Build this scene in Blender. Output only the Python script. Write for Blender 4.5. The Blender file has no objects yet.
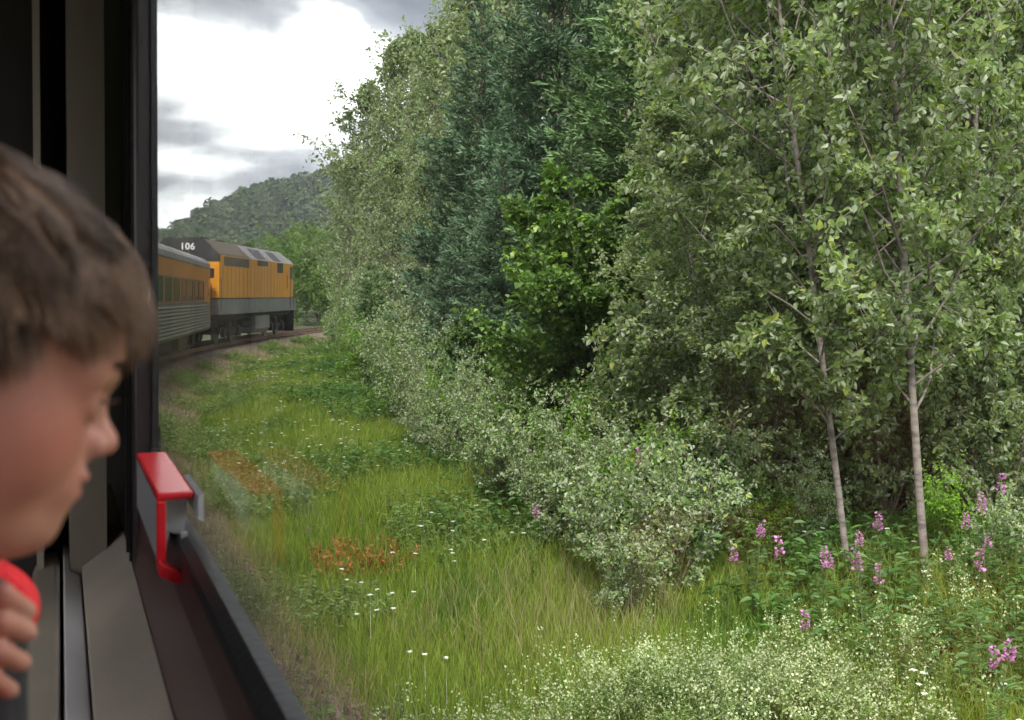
import bpy, bmesh, math, random
import numpy as np
from mathutils import Vector, Matrix
R = math.radians
rng = np.random.default_rng(7)
random.seed(7)
sc = bpy.context.scene
COL = sc.collection

# ---------------------------------------------------------------- camera, sky, sun, exposure
CAM = Vector((0, 0, 2.05))
YAW, PITCH, ROLL = R(22.07), R(3.35), R(0.7)
BANK = R(1.5)
FPX = 1110.0
cd = bpy.data.cameras.new('camera'); cam = bpy.data.objects.new('camera', cd); COL.objects.link(cam)
cd.sensor_width = 36; cd.lens = FPX / 1024 * 36; cd.clip_start = .02; cd.clip_end = 6000
cd.dof.use_dof = True; cd.dof.focus_distance = 14; cd.dof.aperture_fstop = 8
fwd = Vector((math.sin(YAW) * math.cos(PITCH), math.cos(YAW) * math.cos(PITCH), -math.sin(PITCH)))
right0 = Vector((math.cos(YAW), -math.sin(YAW), 0)); up0 = right0.cross(fwd)
right = right0 * math.cos(ROLL) - up0 * math.sin(ROLL); up = right.cross(fwd)
M3 = Matrix((right, up, -fwd)).transposed()
cam.matrix_world = Matrix.Translation(CAM) @ M3.to_4x4()
sc.camera = cam

sc.view_settings.view_transform = 'Standard'; sc.view_settings.look = 'None'
sc.view_settings.exposure = 1.35; sc.view_settings.gamma = 1
sc.cycles.use_denoising = True
sc.cycles.max_bounces = 7; sc.cycles.diffuse_bounces = 3; sc.cycles.glossy_bounces = 3
sc.cycles.transmission_bounces = 4; sc.cycles.transparent_max_bounces = 12
sc.cycles.sample_clamp_indirect = 6

SUN_EL, SUN_AZ = R(52), R(205)      # azimuth measured clockwise from +Y
CLOUD_BANKS = [(R(6.0), R(14.6), .13, .165), (R(4.5), R(8.6), .11, .17), (R(3.5), R(5.8), .07, .10), (R(9), R(17.0), .07, .05)]
w = bpy.data.worlds.new('World'); sc.world = w; w.use_nodes = True
nt = w.node_tree; nt.nodes.clear(); N = nt.nodes.new; LK = nt.links.new
sky = N('ShaderNodeTexSky'); sky.sky_type = 'NISHITA'; sky.sun_disc = False
sky.sun_elevation = SUN_EL; sky.sun_rotation = SUN_AZ
bg1 = N('ShaderNodeBackground'); bg1.inputs[1].default_value = .10; LK(sky.outputs[0], bg1.inputs[0])
tc = N('ShaderNodeTexCoord')
sep = N('ShaderNodeSeparateXYZ'); LK(tc.outputs['Generated'], sep.inputs[0])
addz = N('ShaderNodeMath'); addz.operation = 'ADD'; addz.inputs[1].default_value = .35; LK(sep.outputs[2], addz.inputs[0])
absz = N('ShaderNodeMath'); absz.operation = 'MAXIMUM'; absz.inputs[1].default_value = .08; LK(addz.outputs[0], absz.inputs[0])
dx = N('ShaderNodeMath'); dx.operation = 'DIVIDE'; LK(sep.outputs[0], dx.inputs[0]); LK(absz.outputs[0], dx.inputs[1])
dy = N('ShaderNodeMath'); dy.operation = 'DIVIDE'; LK(sep.outputs[1], dy.inputs[0]); LK(absz.outputs[0], dy.inputs[1])
cmb = N('ShaderNodeCombineXYZ'); LK(dx.outputs[0], cmb.inputs[0]); LK(dy.outputs[0], cmb.inputs[1])
mp = N('ShaderNodeMapping'); mp.inputs['Location'].default_value = (2.35, 0.93, .3); LK(cmb.outputs[0], mp.inputs[0])
nz = N('ShaderNodeTexNoise'); nz.inputs['Scale'].default_value = 2.3; nz.inputs['Detail'].default_value = 7
nz.inputs['Roughness'].default_value = .52; nz.inputs['Distortion'].default_value = .25; LK(mp.outputs[0], nz.inputs[0])
cloudv = nz.outputs[0]
for (az_, el_, wid, amt) in CLOUD_BANKS:
    c_ = N('ShaderNodeVectorMath'); c_.operation = 'SUBTRACT'; LK(tc.outputs['Generated'], c_.inputs[0])
    c_.inputs[1].default_value = (math.sin(az_) * math.cos(el_), math.cos(az_) * math.cos(el_), math.sin(el_))
    s_ = N('ShaderNodeVectorMath'); s_.operation = 'MULTIPLY'; s_.inputs[1].default_value = (1, 1, 2.6); LK(c_.outputs[0], s_.inputs[0])
    l_ = N('ShaderNodeVectorMath'); l_.operation = 'LENGTH'; LK(s_.outputs[0], l_.inputs[0])
    r_ = N('ShaderNodeMapRange'); r_.interpolation_type = 'SMOOTHSTEP'; r_.inputs[1].default_value = 0; r_.inputs[2].default_value = wid; r_.inputs[3].default_value = -amt; r_.inputs[4].default_value = 0; LK(l_.outputs['Value'], r_.inputs[0])
    a_ = N('ShaderNodeMath'); a_.operation = 'ADD'; LK(cloudv, a_.inputs[0]); LK(r_.outputs[0], a_.inputs[1]); cloudv = a_.outputs[0]
rp = N('ShaderNodeValToRGB'); LK(cloudv, rp.inputs[0])
e = rp.color_ramp.elements
e[0].position = .30; e[0].color = (.15, .16, .19, 1)
e[1].position = .58; e[1].color = (1.6, 1.6, 1.6, 1)
m_ = e.new(.40); m_.color = (.27, .28, .315, 1); m_ = e.new(.47); m_.color = (.47, .48, .51, 1)
bg2 = N('ShaderNodeBackground'); bg2.inputs[1].default_value = 1.0; LK(rp.outputs[0], bg2.inputs[0])
mx = N('ShaderNodeMixShader'); mx.inputs[0].default_value = .93; LK(bg1.outputs[0], mx.inputs[1]); LK(bg2.outputs[0], mx.inputs[2])
wo = N('ShaderNodeOutputWorld'); LK(mx.outputs[0], wo.inputs[0])

sl = bpy.data.lights.new('sun', 'SUN'); sl.energy = 2.6; sl.angle = R(10); sl.color = (1, .96, .88)
so = bpy.data.objects.new('sun', sl); COL.objects.link(so)
sd = Vector((math.sin(SUN_AZ) * math.cos(SUN_EL), math.cos(SUN_AZ) * math.cos(SUN_EL), math.sin(SUN_EL)))
so.rotation_euler = (-sd).to_track_quat('-Z', 'Y').to_euler(); so.location = (0, 0, 60)

# ---------------------------------------------------------------- helpers
def at(px, py, D):
    """world point seen at depth D in direction px,py"""
    v = CAM + (fwd + right * ((px - 512) / FPX) - up * ((py - 360) / FPX)) * D
    return v
RT = 124.0; CX, CY = RT - 1.25, 11.0            # the track is an arc round this centre
def noise2(x, y, s=1.0, k=0):
    x = np.asarray(x, float) / s; y = np.asarray(y, float) / s
    return (np.sin(x * 1.7 + y * .6 + 1.3 * k) + np.sin(-x * .9 + y * 1.9 + 2.1 + k) + np.sin(x * 3.1 + y * 2.3 + .5 * k) * .5) / 2.5
def dtrack(x, y):
    return RT - np.hypot(np.asarray(x, float) - CX, np.asarray(y, float) - CY)
def gz(x, y):
    d = dtrack(x, y); a = np.abs(d)
    z = np.interp(a, [0, 1.75, 3.0, 3.9, 5.2, 9, 20, 60, 115, 400], [-.24, -.24, -.82, -.85, -.62, -.55, .1, .6, .6, .6])
    z = z + noise2(x, y, 1.1) * .04 * np.clip((a - 2.4) / 2, 0, 1) + noise2(x, y, 3.4, 2) * .08 * np.clip((a - 3) / 3, 0, 1)
    return z
def arc(s, d=0.0):
    ph = s / RT
    return CX - (RT - d) * math.cos(ph), CY + (RT - d) * math.sin(ph)
def gpos(px, D):
    p = at(px, 295, D); return Vector((p.x, p.y, float(gz(p.x, p.y))))

def tag(o, label=None, cat=None, group=None, kind=None):
    if label: o['label'] = label
    if cat: o['category'] = cat
    if group: o['group'] = group
    if kind: o['kind'] = kind
    return o
def empty(name, loc=(0, 0, 0), rz=0):
    o = bpy.data.objects.new(name, None); COL.objects.link(o)
    o.location = loc; o.rotation_euler = (0, 0, rz); o.empty_display_size = .2
    return o
def mk(name, parts, mat, parent=None, smooth=False, col=None):
    Vs, q, t, off = [], [], [], 0
    for V, *Fs in parts:
        V = np.asarray(V, float).reshape(-1, 3)
        for F in Fs:
            F = np.asarray(F, int)
            if F.size == 0: continue
            (q if F.shape[1] == 4 else t).append(F + off)
        Vs.append(V); off += len(V)
    V = np.concatenate(Vs)
    me = bpy.data.meshes.new(name)
    Q = np.concatenate(q) if q else np.zeros((0, 4), int); T = np.concatenate(t) if t else np.zeros((0, 3), int)
    loops = np.concatenate([Q.ravel(), T.ravel()]).astype(np.int32)
    n = len(Q) + len(T)
    starts = np.concatenate([np.arange(len(Q)) * 4, len(Q) * 4 + np.arange(len(T)) * 3]).astype(np.int32)
    me.vertices.add(len(V)); me.vertices.foreach_set('co', V.astype(np.float32).ravel())
    me.loops.add(len(loops)); me.loops.foreach_set('vertex_index', loops)
    me.polygons.add(n); me.polygons.foreach_set('loop_start', starts)
    me.polygons.foreach_set('use_smooth', np.full(n, bool(smooth)))
    if col is not None:
        ca = me.color_attributes.new('tint', 'FLOAT_COLOR', 'POINT')
        ca.data.foreach_set('color', np.concatenate([col, np.ones((len(col), 1))], 1).astype(np.float32).ravel())
    me.update(); me.validate()
    o = bpy.data.objects.new(name, me); COL.objects.link(o)
    if mat is not None: me.materials.append(mat)
    if parent is not None: o.parent = parent
    return o
def box(x0, x1, y0, y1, z0, z1):
    V = [(x, y, z) for x in (x0, x1) for y in (y0, y1) for z in (z0, z1)]
    F = [(0, 1, 3, 2), (4, 6, 7, 5), (0, 4, 5, 1), (2, 3, 7, 6), (0, 2, 6, 4), (1, 5, 7, 3)]
    return np.array(V, float), np.array(F)
def bev(o, wd=.01, seg=2, ang=40):
    m = o.modifiers.new('bevel', 'BEVEL'); m.width = wd; m.segments = seg; m.limit_method = 'ANGLE'; m.angle_limit = R(ang)
    return o
def extrude(prof, y0, y1, caps=True):
    """closed profile [(x,z)..] run along y, with n-gon caps as triangle fans"""
    n = len(prof); c = np.mean(prof, 0)
    V = [(x, y0, z) for x, z in prof] + [(x, y1, z) for x, z in prof] + [(c[0], y0, c[1]), (c[0], y1, c[1])]
    Q = [(i, (i + 1) % n, (i + 1) % n + n, i + n) for i in range(n)]
    T = [((i + 1) % n, i, 2 * n) for i in range(n)] + [(i + n, (i + 1) % n + n, 2 * n + 1) for i in range(n)] if caps else np.zeros((0, 3), int)
    return np.array(V, float), np.array(Q), np.array(T)
def disc_tube(c, ax, r, L, n=20, r2=None):
    """solid cylinder along axis ax (0,1,2), centred at c"""
    r2 = r if r2 is None else r2
    a = np.linspace(0, 2 * np.pi, n, endpoint=False)
    o = [i for i in range(3) if i != ax]
    V = np.zeros((2 * n + 2, 3))
    V[:n, o[0]] = np.cos(a) * r; V[:n, o[1]] = np.sin(a) * r; V[:n, ax] = -L / 2
    V[n:2 * n, o[0]] = np.cos(a) * r2; V[n:2 * n, o[1]] = np.sin(a) * r2; V[n:2 * n, ax] = L / 2
    V[2 * n, ax] = -L / 2; V[2 * n + 1, ax] = L / 2
    V += np.array(c)
    Q = [(i, (i + 1) % n, (i + 1) % n + n, i + n) for i in range(n)]
    T = [((i + 1) % n, i, 2 * n) for i in range(n)] + [(i + n, (i + 1) % n + n, 2 * n + 1) for i in range(n)]
    return V, np.array(Q), np.array(T)
def nrm(v): return v / np.maximum(np.linalg.norm(v, axis=-1, keepdims=True), 1e-9)
def tubes(P, Rd, sides=3):
    """P (N,K,3) polylines, Rd (N,K) radii"""
    P = np.asarray(P, float); Rd = np.asarray(Rd, float)
    Nn, K = P.shape[:2]
    d = nrm(P[:, -1] - P[:, 0]); ref = np.where(np.abs(d[:, 2:3]) > .85, [[1., 0, 0]], [[0, 0, 1.]])
    u = nrm(np.cross(d, ref)); v = np.cross(d, u)
    a = np.linspace(0, 2 * np.pi, sides, endpoint=False)
    ring = np.cos(a)[:, None] * u[:, None, :] + np.sin(a)[:, None] * v[:, None, :]
    V = P[:, :, None, :] + Rd[:, :, None, None] * ring[:, None]
    base = (np.arange(Nn) * K * sides)[:, None, None] + (np.arange(K - 1) * sides)[None, :, None]
    i = np.arange(sides)[None, None]; j = (i + 1) % sides
    F = np.stack([base + i, base + j, base + j + sides, base + i + sides], -1).reshape(-1, 4)
    return V.reshape(-1, 3), F
def leaves(P, D, Nn, L, W, fold=.25):
    """folded six-point leaves: base P, direction D, normal Nn, length L, width W"""
    D = nrm(D); S = nrm(np.cross(D, Nn)); U = np.cross(S, D)
    L = L[:, None]; W = W[:, None]
    f = fold * W
    V = np.stack([P, P + D * L * .3 + S * W * .5 + U * f, P + D * L * .68 + S * W * .38 + U * f * .7, P + D * L - U * L * .08,
                  P + D * L * .68 - S * W * .38 + U * f * .7, P + D * L * .3 - S * W * .5 + U * f], 1)
    b = (np.arange(len(P)) * 6)[:, None]
    F = np.concatenate([b + [0, 1, 2, 3], b + [0, 3, 4, 5]], 0)
    return V.reshape(-1, 3), F
def rdir(n):
    return nrm(rng.normal(size=(n, 3)))

# ---------------------------------------------------------------- materials
def nodes(name):
    m = bpy.data.materials.new(name); m.use_nodes = True; n = m.node_tree
    return m, n, n.nodes['Principled BSDF'], n.nodes.new, n.links.new
def simple(name, c, rough=.6, metal=0, var=.15, scale=6, spec=.4, bump=0, bscale=60, coord='Object'):
    m, n, b, N, L = nodes(name)
    t = N('ShaderNodeTexCoord'); z = N('ShaderNodeTexNoise'); z.inputs['Scale'].default_value = scale; z.inputs['Detail'].default_value = 6
    L(t.outputs[coord], z.inputs[0])
    r = N('ShaderNodeValToRGB'); L(z.outputs[0], r.inputs[0])
    r.color_ramp.elements[0].position = .3; r.color_ramp.elements[1].position = .7
    r.color_ramp.elements[0].color = tuple(x * (1 - var) for x in c) + (1,)
    r.color_ramp.elements[1].color = tuple(min(1, x * (1 + var)) for x in c) + (1,)
    L(r.outputs[0], b.inputs['Base Color'])
    b.inputs['Roughness'].default_value = rough; b.inputs['Metallic'].default_value = metal; b.inputs['Specular IOR Level'].default_value = spec
    if bump:
        z2 = N('ShaderNodeTexNoise'); z2.inputs['Scale'].default_value = bscale; z2.inputs['Detail'].default_value = 4; L(t.outputs[coord], z2.inputs[0])
        bp = N('ShaderNodeBump'); bp.inputs['Strength'].default_value = bump; bp.inputs['Distance'].default_value = .01
        L(z2.outputs[0], bp.inputs['Height']); L(bp.outputs[0], b.inputs['Normal'])
    return m
def leafmat(name, c1, c2, under=None, trans=.3, rough=.5, patch=.5, c3=None):
    """leaf colour varies per leaf (island) and in soft patches; pale underside"""
    m, n, b, N, L = nodes(name)
    g = N('ShaderNodeNewGeometry'); r = N('ShaderNodeValToRGB'); L(g.outputs['Random Per Island'], r.inputs[0])
    r.color_ramp.elements[0].color = (*c1, 1); r.color_ramp.elements[1].color = (*c2, 1)
    if c3:
        r.color_ramp.elements[1].position = .88
        e = r.color_ramp.elements.new(.95); e.color = (*c3, 1)
    col = r.outputs[0]
    z = N('ShaderNodeTexNoise'); z.inputs['Scale'].default_value = patch; z.inputs['Detail'].default_value = 3
    L(g.outputs['Position'], z.inputs[0])
    mr = N('ShaderNodeMapRange'); mr.inputs[1].default_value = .3; mr.inputs[2].default_value = .7; mr.inputs[3].default_value = .65; mr.inputs[4].default_value = 1.35
    L(z.outputs[0], mr.inputs[0])
    mu = N('ShaderNodeVectorMath'); mu.operation = 'SCALE'; L(col, mu.inputs[0]); L(mr.outputs[0], mu.inputs['Scale'])
    col = mu.outputs[0]
    if under:
        mi = N('ShaderNodeMix'); mi.data_type = 'RGBA'; L(g.outputs['Backfacing'], mi.inputs[0]); L(col, mi.inputs[6]); mi.inputs[7].default_value = (*under, 1)
        col = mi.outputs[2]
    L(col, b.inputs['Base Color']); b.inputs['Roughness'].default_value = rough; b.inputs['Specular IOR Level'].default_value = .35
    tr = N('ShaderNodeBsdfTranslucent'); tm = N('ShaderNodeVectorMath'); tm.operation = 'MULTIPLY'; tm.inputs[1].default_value = (1.15, 1.35, .5)
    L(col, tm.inputs[0]); L(tm.outputs[0], tr.inputs[0])
    ms = N('ShaderNodeMixShader'); ms.inputs[0].default_value = trans; L(b.outputs[0], ms.inputs[1]); L(tr.outputs[0], ms.inputs[2])
    L(ms.outputs[0], n.nodes['Material Output'].inputs[0])
    return m
def bark(name, c, c2, scale=8):
    m, n, b, N, L = nodes(name)
    t = N('ShaderNodeTexCoord'); mp = N('ShaderNodeMapping'); mp.inputs['Scale'].default_value = (1, 1, 2.5); L(t.outputs['Object'], mp.inputs[0])
    z = N('ShaderNodeTexNoise'); z.inputs['Scale'].default_value = scale; z.inputs['Detail'].default_value = 8; L(mp.outputs[0], z.inputs[0])
    r = N('ShaderNodeValToRGB'); r.color_ramp.elements[0].position = .36; r.color_ramp.elements[1].position = .56
    r.color_ramp.elements[0].color = (*c2, 1); r.color_ramp.elements[1].color = (*c, 1); L(z.outputs[0], r.inputs[0]); L(r.outputs[0], b.inputs['Base Color'])
    b.inputs['Roughness'].default_value = .85
    bp = N('ShaderNodeBump'); bp.inputs['Strength'].default_value = .5; L(z.outputs[0], bp.inputs['Height']); L(bp.outputs[0], b.inputs['Normal'])
    return m
M = {}
M['aspen_leaf'] = leafmat('aspen_leaf', (.10, .15, .045), (.18, .235, .075), (.28, .34, .20), .25, .45, .45, (.22, .25, .08))
M['poplar_leaf'] = leafmat('poplar_leaf', (.115, .18, .055), (.215, .275, .10), (.33, .38, .26), .40, .42, .6, (.30, .34, .08))
M['silver_leaf'] = leafmat('silver_leaf', (.10, .18, .05), (.19, .28, .09), (.38, .44, .30), .28, .45, 1.2, (.32, .38, .09))
M['maple_leaf'] = leafmat('maple_leaf', (.075, .145, .035), (.15, .24, .065), None, .35, .45, 1.0, (.24, .36, .05))
M['bright_leaf'] = leafmat('bright_leaf', (.10, .22, .02), (.21, .35, .04), None, .35, .5, .8)
M['far_leaf'] = leafmat('far_leaf', (.08, .15, .03), (.14, .21, .05), None, .3, .6, .25)
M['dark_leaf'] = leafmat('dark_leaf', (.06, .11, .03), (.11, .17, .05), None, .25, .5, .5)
M['spruce'] = leafmat('spruce', (.075, .14, .075), (.17, .26, .15), None, .08, .6, .9)
M['fir'] = leafmat('fir', (.085, .165, .06), (.18, .27, .11), None, .1, .6, .9)
M['herb'] = leafmat('herb', (.05, .13, .03), (.10, .20, .045), (.16, .24, .09), .3, .5, 1.5)
M['bark'] = bark('pale_bark', (.235, .20, .18), (.10, .085, .075))
M['bark_dark'] = bark('dark_bark', (.10, .075, .055), (.045, .035, .025))
M['twig'] = simple('twig_bark', (.20, .16, .13), .85)
M['stem'] = simple('green_stem', (.13, .15, .06), .7)
M['magenta'] = leafmat('fireweed_petals', (.46, .16, .44), (.60, .30, .58), None, .3, .6, 3)
M['white_petal'] = simple('white_petals', (.72, .74, .66), .7)
M['yellow_petal'] = simple('yellow_petals', (.75, .6, .08), .7)

# grass: colour in patches along the bank
def grass_mat():
    m, n, b, N, L = nodes('grass_blades')
    g = N('ShaderNodeNewGeometry')
    z = N('ShaderNodeTexNoise'); z.inputs['Scale'].default_value = .55; z.inputs['Detail'].default_value = 5; L(g.outputs['Position'], z.inputs[0])
    a = N('ShaderNodeMath'); a.operation = 'MULTIPLY_ADD'; a.inputs[1].default_value = .35; L(g.outputs['Random Per Island'], a.inputs[0]); L(z.outputs[0], a.inputs[2])
    r = N('ShaderNodeValToRGB'); L(a.outputs[0], r.inputs[0]); e = r.color_ramp.elements
    e[0].position = .42; e[0].color = (.065, .14, .022, 1); e[1].position = .95; e[1].color = (.21, .29, .06, 1)
    x = e.new(.60); x.color = (.19, .30, .03, 1); x = e.new(.80); x.color = (.29, .34, .06, 1)
    L(r.outputs[0], b.inputs['Base Color']); b.inputs['Roughness'].default_value = .55; b.inputs['Specular IOR Level'].default_value = .3
    tr = N('ShaderNodeBsdfTranslucent'); L(r.outputs[0], tr.inputs[0])
    ms = N('ShaderNodeMixShader'); ms.inputs[0].default_value = .35; L(b.outputs[0], ms.inputs[1]); L(tr.outputs[0], ms.inputs[2])
    L(ms.outputs[0], n.nodes['Material Output'].inputs[0]); return m
M['grass'] = grass_mat()
M['dry'] = leafmat('dry_grass', (.30, .24, .13), (.42, .36, .22), None, .3, .6, 2)
M['rust'] = leafmat('reflection_clump', (.32, .12, .035), (.45, .22, .07), None, .3, .6, 2)  # orange of a reflection in the glass, given to leafy clumps
M['weed'] = leafmat('weed_leaf', (.12, .20, .05), (.22, .30, .10), None, .3, .6, 2)
M['sage'] = leafmat('pale_weed', (.34, .40, .19), (.60, .63, .44), None, .3, .6, 2)

def ground_mat():
    m, n, b, N, L = nodes('bank_soil')
    g = N('ShaderNodeNewGeometry'); z = N('ShaderNodeTexNoise'); z.inputs['Scale'].default_value = .8; z.inputs['Detail'].default_value = 8; L(g.outputs['Position'], z.inputs[0])
    r = N('ShaderNodeValToRGB'); L(z.outputs[0], r.inputs[0]); e = r.color_ramp.elements
    e[0].position = .35; e[0].color = (.035, .05, .018, 1); e[1].position = .65; e[1].color = (.08, .105, .03, 1)
    L(r.outputs[0], b.inputs['Base Color']); b.inputs['Roughness'].default_value = .95
    z2 = N('ShaderNodeTexNoise'); z2.inputs['Scale'].default_value = 12; L(g.outputs['Position'], z2.inputs[0])
    bp = N('ShaderNodeBump'); bp.inputs['Distance'].default_value = .08; L(z2.outputs[0], bp.inputs['Height']); L(bp.outputs[0], b.inputs['Normal']); return m
def ballast_mat():
    m, n, b, N, L = nodes('crushed_stone')
    g = N('ShaderNodeNewGeometry'); v = N('ShaderNodeTexVoronoi'); v.inputs['Scale'].default_value = 17; L(g.outputs['Position'], v.inputs[0])
    r = N('ShaderNodeValToRGB'); sp = N('ShaderNodeSeparateColor'); L(v.outputs['Color'], sp.inputs[0]); L(sp.outputs[0], r.inputs[0]); e = r.color_ramp.elements
    e[0].color = (.07, .05, .042, 1); e[1].color = (.25, .19, .165, 1)
    L(r.outputs[0], b.inputs['Base Color']); b.inputs['Roughness'].default_value = .9
    bp = N('ShaderNodeBump'); bp.invert = True; bp.inputs['Distance'].default_value = .05; L(v.outputs['Distance'], bp.inputs['Height']); L(bp.outputs[0], b.inputs['Normal']); return m

# ---------------------------------------------------------------- ground, ballast, rails, hill
def sheet(ss, ds, f):
    V = np.array([[*arc(s, d), 0] for s in ss for d in ds]); V[:, 2] = f(V[:, 0], V[:, 1])
    a, b = len(ss), len(ds); i = np.arange(a - 1)[:, None] * b + np.arange(b - 1)[None]
    i = i.ravel(); return V, np.stack([i, i + b, i + b + 1, i + 1], 1)
def build_ground():
    g = [0]; s = .6
    while g[-1] < 2600: g.append(g[-1] + s); s *= 1.035 if g[-1] > 30 else 1
    ax = np.array([-v for v in g[:0:-1]] + g)
    X, Y = np.meshgrid(ax + 3, ax + 15, indexing='ij')
    Z = gz(X, Y); rr = np.hypot(X, Y)
    Z = np.where(rr > 300, Z + noise2(X, Y, 160, 3) * 3 * np.clip((rr - 300) / 400, 0, 1), Z)
    n = len(ax); i = (np.arange(n - 1)[:, None] * n + np.arange(n - 1)[None]).ravel()
    o = mk('ground', [(np.stack([X, Y, Z], -1).reshape(-1, 3), np.stack([i, i + n, i + n + 1, i + 1], 1))], ground_mat(), smooth=True)
    tag(o, kind='structure')
build_ground()
ss = np.arange(-35, 150, .5)
bal = mk('ballast', [sheet(ss, [-3.1, -2.6, -1.75, -.9, 0, .9, 1.75, 2.2, 2.6, 3.1], lambda x, y: np.interp(np.abs(dtrack(x, y)), [0, 1.75, 3.1], [-.205, -.205, -.80]))], ballast_mat(), smooth=True)
tag(bal, kind='structure')
# loose stones on the shoulder we look down on
def stones():
    n = 26000
    s = rng.uniform(-12, 40, n) ** 1; d = rng.normal(2.35, .5, n); ph = s / RT
    k = (d > 1.0) & (d < 3.6); s, d, ph = s[k], d[k], ph[k]; n = len(s)
    x = CX - (RT - d) * np.cos(ph); y = CY + (RT - d) * np.sin(ph)
    z = np.interp(d, [0, 1.75, 3.1, 3.6], [-.205, -.205, -.80, -.85])
    base = np.array([(1, 0, 0), (0, 1, 0), (-1, 0, 0), (0, -1, 0), (0, 0, 1), (0, 0, -1)], float)
    V = base[None] * rng.uniform(.5, 1.1, (n, 6, 1)) * rng.uniform(.018, .042, (n, 1, 1)) * rng.uniform(.6, 1.3, (n, 1, 3))
    a = rng.uniform(0, 6.28, n); ca, sa = np.cos(a)[:, None], np.sin(a)[:, None]
    V = np.stack([V[..., 0] * ca - V[..., 1] * sa, V[..., 0] * sa + V[..., 1] * ca, V[..., 2]], -1) + np.stack([x, y, z + .008], -1)[:, None]
    F = np.array([(0, 1, 4), (1, 2, 4), (2, 3, 4), (3, 0, 4), (1, 0, 5), (2, 1, 5), (3, 2, 5), (0, 3, 5)])
    F = (np.arange(n)[:, None, None] * 6 + F[None]).reshape(-1, 3)
    m = leafmat('loose_stone', (.08, .055, .047), (.27, .205, .18), None, 0.0, .9, 2)
    tag(mk('track_stones', [(V.reshape(-1, 3), F)], m), 'loose crushed stones lying along the ballast shoulder', 'stones', kind='stuff')
stones()
M['rail'] = simple('rusty_rail', (.17, .09, .06), .6, .3)
M['tie'] = simple('railway_tie', (.085, .065, .05), .9)
for side in (-.7175, .7175):
    prof = [(-.075, -.18), (.075, -.18), (.075, -.165), (.012, -.145), (.012, -.045), (.037, -.035), (.037, 0), (-.037, 0), (-.037, -.035), (-.012, -.045), (-.012, -.145), (-.075, -.165)]
    P = []
    sl_ = np.arange(-30, 140, 1.0)
    for s in sl_:
        for px_, pz_ in prof: x, y = arc(s, side + px_); P.append((x, y, pz_))
    n = len(prof); Q = [(k * n + i, k * n + (i + 1) % n, (k + 1) * n + (i + 1) % n, (k + 1) * n + i) for k in range(len(sl_) - 1) for i in range(n)]
    tag(mk('rail', [(P, Q)], M['rail']), ('outer' if side < 0 else 'inner') + ' rusty rail of the curving track under the train', 'rail', kind='structure')
ties = []
for s in np.arange(-30, 140, .55):
    V, F = box(-1.3, 1.3, -.11, .11, -.22, -.183); ph = s / RT; c, s_ = math.cos(ph), math.sin(ph)
    x0, y0 = arc(s); V = np.stack([V[:, 0] * c + V[:, 1] * s_ + x0, -V[:, 0] * s_ + V[:, 1] * c + y0, V[:, 2]], 1); ties.append((V, F))
tag(mk('railway_ties', ties, M['tie']), kind='structure')

def hill():
    # a long wooded ridge, its crest rising from left to right
    us = np.linspace(-260, 420, 120); vs = np.linspace(0, 1, 46)
    base = at(260, 295, 640); ax_r = Vector(right0); ax_f = Vector((math.sin(YAW), math.cos(YAW), 0))
    U, W = np.meshgrid(us, vs, indexing='ij')
    crest = np.interp(U, [-260, -90, -56, -46, -37, -16, -6, 15, 42, 90, 160, 300, 420], [2, 4, 9, 21, 30, 40, 50, 58, 64, 80, 90, 80, 50])
    hgt = crest * np.sin(np.clip(W, 0, 1) * np.pi) ** .9
    dep = (W - .5) * 420
    X = base.x + ax_r.x * U + ax_f.x * dep; Y = base.y + ax_r.y * U + ax_f.y * dep
    Z = hgt + noise2(X, Y, 38) * 2.0 * np.sin(W * np.pi) - .6 + noise2(X, Y, 14, 3) * 1.2 * np.sin(W * np.pi)
    a, b = U.shape; i = (np.arange(a - 1)[:, None] * b + np.arange(b - 1)[None]).ravel()
    o = mk('hill', [(np.stack([X, Y, Z], -1).reshape(-1, 3), np.stack([i, i + b, i + b + 1, i + 1], 1))], simple('hill_soil', (.045, .055, .03), .95, scale=.05), smooth=True)
    tag(o, kind='structure')
    # crowns: leafy tufts standing over the slope that faces us
    n = 3000
    fu = rng.uniform(.12, .75, n) * (a - 1); fw = rng.uniform(.06, .56, n) * (b - 1)
    iu, iw = fu.astype(int), fw.astype(int)
    P = np.stack([X[iu, iw], Y[iu, iw], Z[iu, iw]], 1) + np.stack([rng.normal(0, 3, n), rng.normal(0, 3, n), rng.uniform(1, 4, n)], 1)
    rad = rng.uniform(2.4, 5.2, n)
    m = 190
    d = rdir(n * m).reshape(n, m, 3); d[..., 2] = np.abs(d[..., 2]) * 1.15 - .15
    tall = rng.uniform(.9, 1.6, n)
    C = P[:, None] + d * rad[:, None, None] * rng.uniform(.72, 1.05, (n, m, 1)) * np.stack([np.ones(n), np.ones(n), tall], 1)[:, None]
    C = C.reshape(-1, 3); dd = d.reshape(-1, 3)
    nn = nrm(dd + rng.normal(0, .45, dd.shape)); t = nrm(np.cross(nn, rdir(len(nn)))); s = np.cross(nn, t)
    sz = np.repeat(rad, m)[:, None] * rng.uniform(.12, .26, (n * m, 1))
    V = np.stack([C - t * sz, C + s * sz * .8, C + t * sz, C - s * sz * .8], 1).reshape(-1, 3)
    F = np.arange(n * m * 4).reshape(-1, 4)
    mt = leafmat('hill_foliage', (.035, .065, .028), (.085, .12, .05), None, .1, .8, .03)
    tag(mk('hillside_forest', [(V, F)], mt), 'distant dark woodland covering the hillside beyond the train', 'forest', kind='stuff')
hill()

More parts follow.
